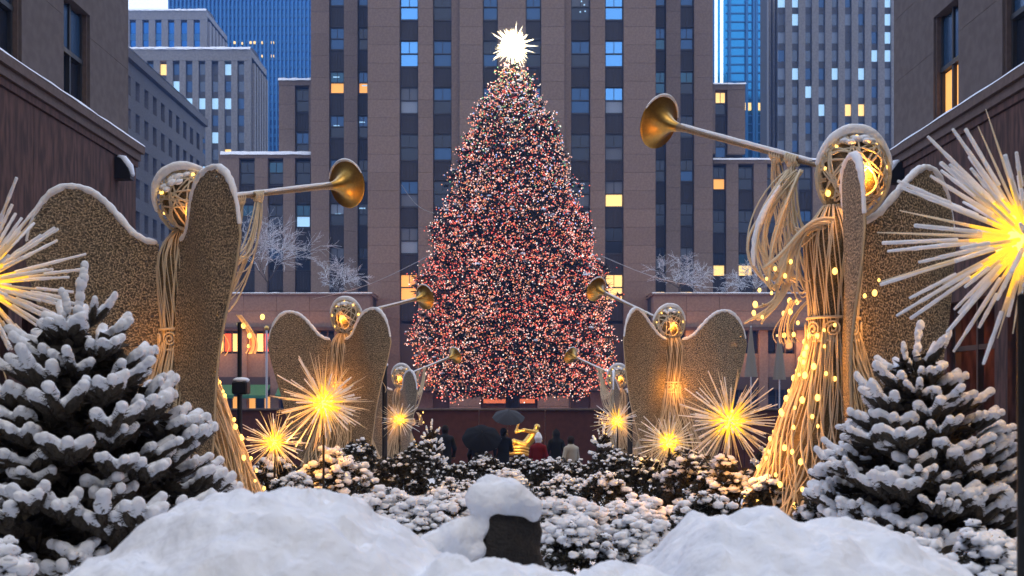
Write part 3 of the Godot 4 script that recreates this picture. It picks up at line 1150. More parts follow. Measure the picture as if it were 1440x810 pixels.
# an office block of stone piers and recessed strips of windows
func striped(called: String, label: String, d: float, px0: float, px1: float, ptop: float, pitch: float, share: float, row: float, lit: float, side: float, stone: Material, rows: int, deep: float) -> void:
	var x0 := hx(px0, d)
	var x1 := hx(px1, d)
	var y1 := hy(ptop, d)
	var b := thing(called, label, "building", Vector3((x0 + x1) / 2, -0.8, -d), "office blocks behind the plaza")
	put_box(b, "core", x0, x1, -0.8, y1 - 1.0, -d - deep, -d - 0.8, M.far_recess)
	put_box(b, "parapet", x0, x1, y1 - 1.8, y1, -d - deep, -d + 0.03, stone)
	var p := px1
	var n := 0
	while p > px0:
		var a := hx(p - pitch * (1.0 - share), d)
		put_box(b, "pier", a, hx(p, d), -0.8, y1 - 1.81, -d - 0.79, -d, stone)
		var wa := hx(p - pitch, d)
		for r in rows:
			var wy1 := y1 - 2.2 - r * row / FOCAL * d
			var wh := minf(row, 60.0) / FOCAL * d
			var m := glass_pick([["far_glass", 0.65], ["glass_blue", 0.2], ["blind", 0.1], ["far_spandrel", 0.05]])
			if rng.randf() < lit * (1.0 if n > 0 else 0.3) * (1.0 if r < rows * 0.7 else 0.5):
				m = M.lit_cool if rng.randf() < 0.85 else M.lit
				if called == "ribbed_skyscraper" and rng.randf() < 0.45:
					m = M.blind_pale
			if row > 100.0:
				m = M.tower_glass
				wh = row / 8.0 / FOCAL * d
				wy1 = y1 - 2.2 - r * wh
			put_box(b, "window", wa, a, wy1 - wh * 0.62, wy1, -d - 0.6, -d - 0.45, m)
			put_box(b, "spandrel", wa, a, wy1 - wh, wy1 - wh * 0.64, -d - 0.62, -d - 0.4, M.far_spandrel if row < 100.0 else M.tower_fin)
		p -= pitch
		n += 1
	roof_snow(b, x0, x1, y1, -d + 0.15, -d - 6, 0.5)
	if deep > 6.0:
		# the flank that turns away down the street
		var xf := x1 if side < 0 else x0
		for k in 6:
			var step := (deep - 1.0) / 6.0
			var z := -d - 0.9 - k * step
			put_box(b, "flank_pier", xf, xf - side * 0.4, -0.8, y1 - 1.9, z - step * 0.55, z, stone)


# ---------------------------------------------------------------- the Christmas tree

func crown_radius(y_px: float) -> float:
	return lerp_table([[92.0, 4.0], [110.0, 19.0], [150.0, 43.0], [200.0, 64.0], [206.0, 70.0], [250.0, 80.0], [300.0, 102.0], [350.0, 114.0], [372.0, 128.0], [420.0, 134.0], [470.0, 140.0], [510.0, 144.0], [535.0, 128.0], [548.0, 95.0]], y_px)


func christmas_tree() -> void:
	rng.seed = 77
	var d := 70.0
	var s := d / FOCAL
	var t := thing("christmas_tree", "giant Christmas tree covered in red, orange and white lights", "tree", Vector3(hx(721, d), -0.8, -d))
	var gone := Vector3(hx(721, d), 0, -d)
	# trunk
	var tr := Shape.new()
	tr.tube([Vector3(0, 0, 0), Vector3(0, 3, 0), Vector3(0, 12, 0), Vector3(0, hy(95, d) + 0.8, 0)], [0.55, 0.5, 0.3, 0.05], 10)
	part(t, "trunk", tr.done(), M.bark)
	# boughs: whorls of drooping limbs; tips make the uneven outline
	var limbs := Shape.new()
	var tufts := []
	var snow := []
	var bulbs := [[], [], [], [], [], []]
	var patch := FastNoiseLite.new()
	patch.seed = 5
	patch.frequency = 0.11
	var py := 96.0
	while py < 546.0:
		var r := crown_radius(py) * s * (0.92 + 0.05 * sin(py * 0.085))
		var n := int(7 + r * 4.2)
		for k in n:
			var ang := TAU * (k + rng.randf() * 0.9) / n
			var lobe := 1.0 + 0.26 * patch.get_noise_3d(cos(ang) * 9.0, py * 0.35, sin(ang) * 9.0) + rng.randf_range(-0.10, 0.07)
			var reach := r * lobe
			var y0 := hy(py, d) + 0.8
			var dir := Vector3(cos(ang), 0, sin(ang))
			var droop := 0.10 * reach + 0.15
			var tip := dir * reach + Vector3(0, y0 - droop * 0.4, 0)
			var root := Vector3(0, y0 + droop * 0.5, 0)
			if rng.randf() < 0.6:
				limbs.tube([root, root.lerp(tip, 0.5) + Vector3(0, -0.1 * reach, 0), tip], [0.07, 0.045, 0.015], 4)
			var m := int(3 + reach * 1.9)
			for q in m:
				var f := 1.0 - pow(rng.randf(), 1.7) * 0.55
				var o := root.lerp(tip, f) + Vector3(rng.randfn(0, 0.22), rng.randfn(-0.05, 0.18), rng.randfn(0, 0.22))
				var sc := rng.randf_range(0.35, 0.75) * (0.6 + 0.4 * minf(1.0, r / 3.0))
				var bas := Basis(Vector3.UP, rng.randf() * TAU) * Basis(Vector3.RIGHT, rng.randf_range(-0.6, 0.6))
				tufts.append(Transform3D(bas.scaled(Vector3.ONE * sc), o))
				if rng.randf() < 0.05 + 0.08 * float(py < 330.0):
					snow.append(Transform3D(Basis(Vector3.UP, rng.randf() * TAU).scaled(Vector3(0.16, 0.07, 0.16) * rng.randf_range(0.5, 1.3)), o + Vector3(0, 0.16 * sc, 0) + dir * 0.15))
				# bulbs sit on the outer twigs
				for e in 5:
					var bf := o + dir * rng.randf_range(0.0, 0.3) + Vector3(rng.randfn(0, 0.2), rng.randfn(0, 0.2), rng.randfn(0, 0.2))
					if bf.z < -1.2 or patch.get_noise_3dv(bf * 5.0) < -0.22 - 0.35 * rng.randf():
						continue
					var u := rng.randf()
					var warm := patch.get_noise_3dv(bf * 2.3) + 0.25 * patch.get_noise_3dv(bf * 9.0)
					var which := 0
					u += 0.22 * clampf((250.0 - py) / 200.0, -0.55, 0.6) + 0.10 * (bf.length() * 0.0)
					if u < 0.27 + warm * 0.5:
						which = 0                       # red
					elif u < 0.50 + warm * 0.3:
						which = 1                       # orange
					elif u < 0.80:
						which = 2                       # pink white
					elif u < 0.91:
						which = 3                       # white
					elif u < 0.96:
						which = 4                       # blue
					else:
						which = 5                       # green
					bulbs[which].append(Transform3D(Basis().scaled(Vector3.ONE * rng.randf_range(0.024, 0.046)), bf))
		py += lerpf(7.0, 11.0, (py - 96.0) / 450.0)
	part(t, "limb", limbs.done(), M.bark)
	# a spiky tuft of needles
	var tuft := Shape.new()
	for k in 14:
		var a := TAU * k / 14.0 * 2.4
		var dirn := Vector3(cos(a), rng.randf_range(-0.45, 0.35), sin(a)).normalized()
		var w := dirn.cross(Vector3.UP).normalized() * 0.16
		tuft.tri(dirn * 0.05 - w, dirn * 0.05 + w, dirn * rng.randf_range(0.7, 1.0))
	swarm(t, "crown", tuft.done(), M.tree_needle, tufts)
	var flake := Shape.new()
	flake.ball(Vector3.ZERO, Vector3.ONE, 4, 6)
	swarm(t, "snow", flake.done(), M.snow_far, snow)
	var bulb := Shape.new()
	bulb.ball(Vector3.ZERO, Vector3.ONE, 3, 5)
	var bm := bulb.done()
	var looks := [["red_lights", 1.0, 0.14, 0.09, 0.85], ["orange_lights", 1.0, 0.36, 0.16, 0.85], ["pink_lights", 1.0, 0.50, 0.42, 0.9], ["white_lights", 1.0, 0.84, 0.74, 1.1], ["blue_lights", 0.35, 0.45, 1.0, 1.0], ["green_lights", 0.25, 0.65, 0.30, 0.6]]
	for k in 6:
		swarm(t, looks[k][0], bm, glow(looks[k][1], looks[k][2], looks[k][3], looks[k][4]), bulbs[k])
	# the light of the strings all round the tree
	for e in [[-6.9, 4.0, 2.6], [6.9, 4.0, 2.6], [-5.6, 9.0, 2.0], [5.6, 9.0, 2.0], [-3.9, 4.0, -7.2], [3.9, 4.0, -7.2], [0.0, 10.0, -6.0], [0.0, 16.0, -3.4]]:
		lamp(t, Vector3(e[0], e[1], e[2]), Color(1.0, 0.62, 0.42), 7.0, 1.0, 60.0)
	# the starburst topper
	var c := at(722, 65, d)
	var st := thing("tree_star", "blazing white starburst topper on the very top of the tree", "star", c)
	var core := Shape.new()
	core.ball(Vector3.ZERO, Vector3.ONE * 0.6, 10, 16)
	part(st, "star_core", core.done(), M.star)
	var post := Shape.new()
	post.tube([Vector3(0, -2.2, 0), Vector3(0, -0.6, 0)], [0.06], 6)
	part(st, "star_post", post.done(), M.steel)
	var spike := Shape.new()
	spike.lathe([[0.045, 0.0], [0.022, 0.5], [0.0, 1.0]], 6)
	var sm := spike.done()
	for k in 110:
		var y := 1.0 - 2.0 * (k + 0.5) / 110.0
		var a := k * 2.39996
		var dir := Vector3(sqrt(1.0 - y * y) * cos(a), y, sqrt(1.0 - y * y) * sin(a))
		part(st, "star_ray", sm, M.star_ray, span(dir * 0.5, dir * [1.75, 1.15, 1.5, 1.0, 1.3][k % 5]))
	lamp(st, Vector3(0, 0, 1.75), Color(1.0, 0.85, 0.6), 18.0, 0.6, 60.0)
	# guy cables from the tree to the facade
	var ends := [[at(606, 358, 72), at(440, 420, 84)], [at(610, 300, 72), at(565, 260, 86)], [at(846, 360, 72), at(1010, 405, 84)]]
	for k in 3:
		var a: Vector3 = ends[k][0]
		var e: Vector3 = ends[k][1]
		var pts := []
		for q in 9:
			var f := q / 8.0
			pts.append(a.lerp(e, f) + Vector3(0, -0.5 * sin(PI * f), 0) - a)
		var cb := thing("guy_cable", ["slack steel cable from the tree's left side down to the shop roof", "short steel cable from the tree's upper left to the facade", "slack steel cable from the tree's right side to the right shop roof"][k], "cable", a, "tree guy cables")
		part(cb, "strand", cable(pts, 0.022, 5), M.steel)


# ---------------------------------------------------------------- bare trees on the terraces

func twig(b: Shape, s: Shape, p: Vector3, dir: Vector3, len: float, r: float, depth: int) -> void:
	var mid := p + dir * len * 0.5 + Vector3(rng.randfn(0, 0.04), rng.randfn(0, 0.03), rng.randfn(0, 0.04)) * len
	var end := p + dir * len
	b.tube([p, mid, end], [r, r * 0.8, r * 0.6], 4)
	if depth < 4:
		var up := Vector3(0, r * 0.8 + 0.01, 0)
		s.tube([p + up, mid + up, end + up], [r * 0.5 + 0.003, r * 0.5 + 0.007, r * 0.5 + 0.003], 4)
	if depth == 0:
		return
	var n := rng.randi_range(3, 4)
	for k in n:
		var side := Vector3(rng.randfn(), rng.randfn() * 0.6, rng.randfn()).normalized()
		var nd := (dir + side * rng.randf_range(0.55, 0.95) + Vector3(0, -0.06, 0)).normalized()
		twig(b, s, end if k < 2 else mid, nd, len * rng.randf_range(0.62, 0.85), r * 0.6, depth - 1)


func terrace_trees() -> void:
	rng.seed = 31
	var spots := [[376.0, 86.5, 2.0, "bare frosted tree with tall open crown on the left shop roof"], [476.0, 86.5, 1.05, "low bare frosted tree on the shop roof below the brass trumpet"], [955.0, 86.5, 1.15, "low bare frosted tree on the right shop roof above glowing windows"], [1062.0, 87.5, 0.95, "faint bare frosted tree on the right shop roof behind the angel's sleeve"]]
	for e in spots:
		var base := Vector3(hx(e[0], e[1]), hy(415, 84.0) + 0.2, -e[1])
		var t := thing("bare_tree", e[3], "tree", base, "bare trees on the terraces")
		var b := Shape.new()
		var s := Shape.new()
		var h: float = e[2]
		b.tube([Vector3(0, 0, 0), Vector3(0, 0.6 * h, 0)], [0.07, 0.055], 6)
		for k in 5:
			var a := TAU * k / 5.0 + rng.randf()
			twig(b, s, Vector3(0, 0.55 * h, 0), Vector3(cos(a) * 0.75, 1.0 if h > 1.5 else 0.45, sin(a) * 0.75).normalized(), 1.15 * h, 0.035, 4)
		part(t, "trunk", b.done(), M.bark)
		part(t, "snow", s.done(), M.snow_far)


# ---------------------------------------------------------------- plaza: wall, statue, people, poles

func person(called_label: String, where: Vector3, turn: float, h: float, coat: Color, trousers: Color, headgear: Color, pose: Dictionary) -> Node3D:
	var k := h / 1.75
	var skin_c := Color(0.42, 0.27, 0.20)
	var t := thing("person", called_label, "person", where, "visitors at the end of the garden", turn)
	var hip := 0.92
	var bones := [
		[Vector3(-0.09, 0.08, 0.0), Vector3(-0.10, 0.48, -0.02), 0.055, 0.065, trousers], [Vector3(-0.10, 0.48, -0.02), Vector3(-0.09, hip, 0), 0.07, 0.10, trousers],
		[Vector3(0.09, 0.08, 0.0), Vector3(0.10, 0.48, -0.02), 0.055, 0.065, trousers], [Vector3(0.10, 0.48, -0.02), Vector3(0.09, hip, 0), 0.07, 0.10, trousers],
		[Vector3(-0.09, 0.05, 0.04), Vector3(-0.10, 0.04, -0.14), 0.05, 0.045, Color(0.02, 0.02, 0.02)], [Vector3(0.09, 0.05, 0.04), Vector3(0.10, 0.04, -0.14), 0.05, 0.045, Color(0.02, 0.02, 0.02)],
		[Vector3(0, 0.72, 0), Vector3(0, 1.12, 0.0), 0.19, 0.17, coat], [Vector3(0, 1.10, 0), Vector3(0, 1.34, 0.01), 0.17, 0.185, coat],
		[Vector3(-0.13, 1.36, 0.01), Vector3(0.13, 1.36, 0.01), 0.10, 0.10, coat], [Vector3(0, 1.42, 0.0), Vector3(0, 1.52, -0.01), 0.075, 0.06, coat],
		[Vector3(0, 1.58, -0.01), Vector3(0, 1.66, -0.01), 0.092, 0.10, headgear if pose.get("from_behind", true) else skin_c], [Vector3(0, 1.545, -0.045), Vector3(0, 1.59, -0.06), 0.06, 0.07, skin_c], [Vector3(0, 1.60, -0.11), Vector3(0, 1.585, -0.125), 0.015, 0.018, skin_c],
		[Vector3(0, 1.66, 0.01), Vector3(0, 1.69, 0.0), 0.105, 0.10, headgear]]
	if pose.get("pompom", false):
		bones.append([Vector3(0, 1.80, 0.0), Vector3(0, 1.81, 0.0), 0.06, 0.06, headgear])
		bones.append([Vector3(0, 1.70, 0.0), Vector3(0, 1.74, 0.0), 0.115, 0.09, headgear])
	if pose.get("hood", false):
		bones.append([Vector3(0, 1.66, 0.02), Vector3(0, 1.84, 0.04), 0.12, 0.015, headgear])
		bones.append([Vector3(0, 1.50, 0.03), Vector3(0, 1.62, 0.02), 0.12, 0.12, headgear])
	for sd in [-1.0, 1.0]:
		var hand := Vector3(sd * 0.27, 0.80, -0.06)
		var elbow := Vector3(sd * 0.29, 1.08, 0.03)
		if pose.get("raise", 0.0) == sd:
			hand = Vector3(sd * 0.16, 1.50, -0.36)
			elbow = Vector3(sd * 0.27, 1.18, -0.16)
		if pose.get("hold", 0.0) == sd:
			hand = Vector3(sd * 0.14, 1.24, -0.24)
			elbow = Vector3(sd * 0.27, 1.06, -0.02)
		bones.append([Vector3(sd * 0.20, 1.37, 0.01), elbow, 0.078, 0.062, coat])
		bones.append([elbow, elbow.lerp(hand, 0.86), 0.062, 0.048, coat])
		bones.append([elbow.lerp(hand, 0.9), hand, 0.035, 0.038, skin_c])
		for f in 4:
			var fo := hand + Vector3((f - 1.5) * 0.02, -0.02, -0.02)
			bones.append([hand + Vector3((f - 1.5) * 0.018, 0, 0), fo + Vector3(0, -0.035, -0.02 - 0.006 * (f % 2)), 0.011, 0.009, skin_c])
		bones.append([hand, hand + Vector3(-sd * 0.045, -0.01, -0.03), 0.013, 0.010, skin_c])
	for e in bones:
		for j in 2:
			e[j] = e[j] * k
			e[2 + j] = e[2 + j] * k
	part(t, "body", skin(bones, 0.026, 0.05), M.cloth)
	return t


func umbrella(label: String, hand: Vector3, top: Vector3, r: float, m: Material) -> void:
	var t := thing("umbrella", label, "umbrella", hand, "open umbrellas over the visitors")
	var axis := (top - hand).normalized()
	var xf := span(Vector3.ZERO, axis)
	var rows := []
	for a in 7:
		var f := a / 6.0
		var row := []
		for s in 32:
			var ph := TAU * s / 32.0
			var panel := absf(fposmod(s / 4.0, 1.0) - 0.5) * 2.0     # 1 at the ribs, 0 between
			var rr := r * f * (0.955 + 0.045 * panel)
			var y := -r * 0.42 * f * f - (0.05 * r * f * (1.0 - panel))
			row.append(xf * (Vector3(cos(ph) * maxf(rr, 0.002), (top - hand).length() + y, sin(ph) * maxf(rr, 0.002))))
		rows.append(row)
	var c := Shape.new()
	c.sheet(rows, true)
	part(t, "canopy", c.done(), m)
	var shaft := Shape.new()
	shaft.tube([xf * Vector3(0, -0.12, 0), xf * Vector3(0, (top - hand).length() + 0.07, 0)], [0.009], 6)
	shaft.tube([xf * Vector3(0, -0.12, 0), xf * Vector3(0.03, -0.16, 0), xf * Vector3(0.06, -0.12, 0)], [0.014], 6)
	part(t, "shaft", shaft.done(), M.black_metal)
	for k in 8:
		var rb := Shape.new()
		var ph := TAU * k / 8.0
		var L := (top - hand).length()
		var pts := []
		for q in 5:
			var f := q / 4.0
			pts.append(xf * Vector3(cos(ph) * r * f, L - r * 0.42 * f * f - 0.012, sin(ph) * r * f))
		rb.tube(pts, [0.005], 4)
		part(t, "rib", rb.done(), M.steel)


func plaza() -> void:
	rng.seed = 5
	# parapet wall round the sunken rink
	var d := 38.0
	var w := thing("rink_wall", "long dark reddish parapet wall behind the visitors", "wall", Vector3(0, -0.8, -d))
	var n := 9
	for k in n:
		var x0 := lerpf(hx(300, d), hx(1140, d), float(k) / n)
		var x1 := lerpf(hx(300, d), hx(1140, d), float(k + 1) / n)
		put_box(w, "panel", x0 + 0.01, x1 - 0.01, -0.8, hy(577, d), -d - 0.4, -d, M.red_wall, 0.02)
	put_box(w, "coping", hx(300, d), hx(1140, d), hy(577, d) + 0.004, hy(577, d) + 0.07, -d - 0.5, -d + 0.08, M.moulding)
	# gilded reclining figure on the fountain beyond the hedge: a plain stand-in
	var sd := 35.0
	var so := at(738, 640, sd)
	var g := thing("gilded_statue", "golden reclining statue with raised arm between the umbrellas and red coat", "statue", so)
	var c := Color(1, 1, 1)
	var sb := [
		[Vector3(0.02, 0.34, 0), Vector3(0.34, 0.72, 0), 0.16, 0.17, c], [Vector3(0.36, 0.80, 0), Vector3(0.42, 0.96, 0.0), 0.06, 0.11, c],
		[Vector3(0.30, 0.80, 0.1), Vector3(-0.02, 0.86, 0.2), 0.075, 0.06, c], [Vector3(-0.02, 0.86, 0.2), Vector3(-0.30, 0.80, 0.2), 0.06, 0.05, c], [Vector3(-0.30, 0.80, 0.2), Vector3(-0.22, 1.08, 0.2), 0.05, 0.035, c], [Vector3(-0.22, 1.08, 0.2), Vector3(-0.16, 1.14, 0.2), 0.035, 0.03, c],
		[Vector3(0.02, 0.32, 0.05), Vector3(-0.36, 0.46, 0.1), 0.14, 0.10, c], [Vector3(-0.36, 0.46, 0.1), Vector3(-0.56, 0.14, 0.1), 0.09, 0.06, c], [Vector3(-0.56, 0.14, 0.1), Vector3(-0.68, 0.10, 0.1), 0.05, 0.03, c],
		[Vector3(0.02, 0.26, -0.05), Vector3(-0.40, 0.18, 0.0), 0.13, 0.09, c], [Vector3(-0.40, 0.18, 0.0), Vector3(-0.74, 0.02, 0.05), 0.08, 0.05, c],
		[Vector3(0.34, 0.76, -0.1), Vector3(0.56, 0.48, -0.1), 0.07, 0.055, c]]
	part(g, "figure", skin(sb, 0.028, 0.06), M.gold)
	var drape := Shape.new()
	for k in 3:
		var pts := bez(Vector3(0.1, 0.22 - 0.1 * k, 0.2), Vector3(-0.3, 0.36 - 0.1 * k, 0.26), Vector3(-0.5, 0.20 - 0.1 * k, 0.26), Vector3(-0.78, 0.30 - 0.12 * k, 0.1), 8)
		drape.tube(pts, [0.05, 0.07, 0.075, 0.07, 0.06, 0.055, 0.05, 0.04, 0.02], 8, true)
	part(g, "drapery", drape.done(), M.gold)
	var ped := Shape.new()
	ped.lathe([[0.9, -1.35], [0.8, -0.2], [0.72, -0.12], [0.0, -0.10]], 20)
	part(g, "plinth", ped.done(), M.granite)
	lamp(g, Vector3(-0.3, 0.7, 1.1), Color(1.0, 0.78, 0.45), 0.9, 0.15, 6.0)
	part(g, "spot_lamp", box_mesh(0.14, 0.1, 0.1), M.bulb, Transform3D(Basis(), Vector3(-0.3, -0.05, 1.0)))
	# visitors, feet on the paving
	var dark := Color(0.016, 0.016, 0.019)
	var p := at(626, 600, 32.5)
	person("person in black coat and dark cap seen from behind left of the umbrellas", Vector3(p.x, ground_y(p.z), p.z), 0.2, 1.82, dark, Color(0.02, 0.02, 0.025), Color(0.02, 0.018, 0.016), {"raise": -1.0})
	p = at(672, 628, 31.0)
	person("person in dark coat hidden under the large black umbrella", Vector3(p.x, ground_y(p.z), p.z), -0.1, 1.62, Color(0.02, 0.02, 0.022), dark, Color(0.03, 0.02, 0.015), {"hold": 1.0})
	umbrella("large black umbrella tilted back, lower left of the two", Vector3(p.x + 0.10, 0.36, p.z - 0.16), Vector3(p.x + 0.10, 0.36, p.z - 0.16) + Vector3(0.04, 0.72, 0.66).normalized() * 0.72, 0.60, M.umbrella)
	p = at(708, 605, 33.0)
	person("person in black coat standing under the grey umbrella", Vector3(p.x, ground_y(p.z), p.z), 0.1, 1.72, dark, dark, dark, {"hold": 1.0})
	umbrella("dark grey umbrella held higher, upper right of the two", Vector3(p.x + 0.12, 0.55, p.z - 0.2), Vector3(p.x + 0.12, 0.55, p.z - 0.2) + Vector3(0.05, 0.85, 0.42).normalized() * 1.05, 0.52, M.umbrella_grey)
	p = at(757, 612, 30.5)
	person("person in red coat with white knitted pompom hat", Vector3(p.x, ground_y(p.z), p.z), -0.3, 1.60, Color(0.15, 0.012, 0.012), Color(0.03, 0.02, 0.02), Color(0.78, 0.77, 0.76), {"pompom": true, "hold": -1.0})
	p = at(782, 612, 33.0)
	person("person in black peaked hood right of the red coat", Vector3(p.x, ground_y(p.z), p.z), 0.0, 1.66, dark, dark, dark, {"hood": true})
	p = at(803, 626, 30.0)
	person("short person with dark hair in cream winter coat", Vector3(p.x, ground_y(p.z), p.z), 0.5, 1.58, Color(0.40, 0.36, 0.29), Color(0.05, 0.05, 0.06), Color(0.03, 0.022, 0.018), {"hold": 1.0})
	# flagpoles with ball finials, and black lamp posts
	var poles := [[336.0, 458.0, 44.0, "steel flagpole with ball finial next to the left angel's front edge"], [375.0, 463.0, 44.0, "steel flagpole with ball finial before the green awning"], [1196.0, 452.0, 44.0, "steel flagpole with ball finial behind the right angel's wing gap"], [1216.0, 458.0, 44.0, "steel flagpole with ball finial right of its twin behind the right angel"]]
	for e in poles:
		var o := at(e[0], e[1], e[2])
		var f := thing("flagpole", e[3], "flagpole", Vector3(o.x, -0.8, o.z), "flagpoles round the rink")
		part(f, "pole", cable([Vector3.ZERO, Vector3(0, o.y + 0.8, 0)], 0.045, 8), M.steel)
		var fb := Shape.new()
		fb.ball(Vector3(0, o.y + 0.85, 0), Vector3.ONE * 0.11, 6, 10)
		part(f, "finial", fb.done(), M.gold)
	for e in [[541.0, 514.0, 20.0, "thin black post beside the middle left angel"], [886.0, 552.0, 20.0, "thin black post between the two right-hand angels"]]:
		var o := at(e[0], e[1], e[2])
		var gy := ground_y(o.z)
		var f := thing("black_post", e[3], "post", Vector3(o.x, gy, o.z), "black posts in the garden")
		var sp := Shape.new()
		sp.lathe([[0.10, 0.0], [0.10, 0.1], [0.055, 0.2], [0.05, o.y - gy - 0.06], [0.065, o.y - gy - 0.05], [0.065, o.y - gy - 0.01], [0.0, o.y - gy]], 10)
		part(f, "shaft", sp.done(), M.black_metal)
		var cap := Shape.new()
		cap.ball(Vector3(0, o.y - gy + 0.02, 0), Vector3(0.07, 0.04, 0.07), 5, 8)
		part(f, "snow_cap", cap.done(), M.snow)
	# black lantern by the left angel
	var lo := at(337, 536, 20.0)
	var lt := thing("lantern_post", "black lantern post with snowy cap right of the large left angel", "lamp", Vector3(lo.x, ground_y(lo.z), lo.z))
	var hgt := lo.y - ground_y(lo.z)
	part(lt, "post", cable([Vector3.ZERO, Vector3(0, hgt, 0)], 0.05, 8), M.black_metal)
	part(lt, "arm", cable([Vector3(0, hgt, 0), Vector3(0, hgt + 1.15, 0)], 0.045, 8), M.black_metal)
	part(lt, "lantern_box", box_mesh(0.3, 0.26, 0.3, 0.03), M.black_metal, Transform3D(Basis(), Vector3(0.03, hgt - 0.13, 0)))
	var lc := Shape.new()
	lc.ball(Vector3(0.03, hgt + 0.02, 0), Vector3(0.17, 0.06, 0.17), 5, 10)
	part(lt, "snow_cap", lc.done(), M.snow)
	# folded parasols in front of the right shops
	for e in [[1056.0, 458.0, "folded cream parasol nearest the middle right angel"], [1096.0, 462.0, "folded cream parasol beside the large right angel's robe"]]:
		var o := at(e[0], e[1], 60.0)
		var f := thing("folded_parasol", e[2], "parasol", Vector3(o.x, -0.8, o.z), "folded parasols at the shops")
		var H := o.y + 0.8
		part(f, "pole", cable([Vector3.ZERO, Vector3(0, H, 0)], 0.04, 6), M.steel)
		var sh := Shape.new()
		var rows := []
		for k in 8:
			var fk := k / 7.0
			var row := []
			for s in 20:
				var ph := TAU * s / 20.0
				var rr := (0.05 + 0.34 * fk) * (1.0 - 0.28 * float(s % 2))
				row.append(Vector3(cos(ph) * rr, H - 0.1 - 2.9 * fk, sin(ph) * rr))
			rows.append(row)
		sh.sheet(rows, true)
		part(f, "canopy", sh.done(), M.parasol)


# ---------------------------------------------------------------- planting beds, shrubs, conifers

func bed_y(z: float) -> float:
	return lerp_table([[-40.0, -0.5], [-29.0, -0.5], [-25.0, 0.15], [-19.0, 0.45], [-15.0, 0.85], [-9.0, 1.05], [-3.0, 1.0], [2.0, 0.95]], z)


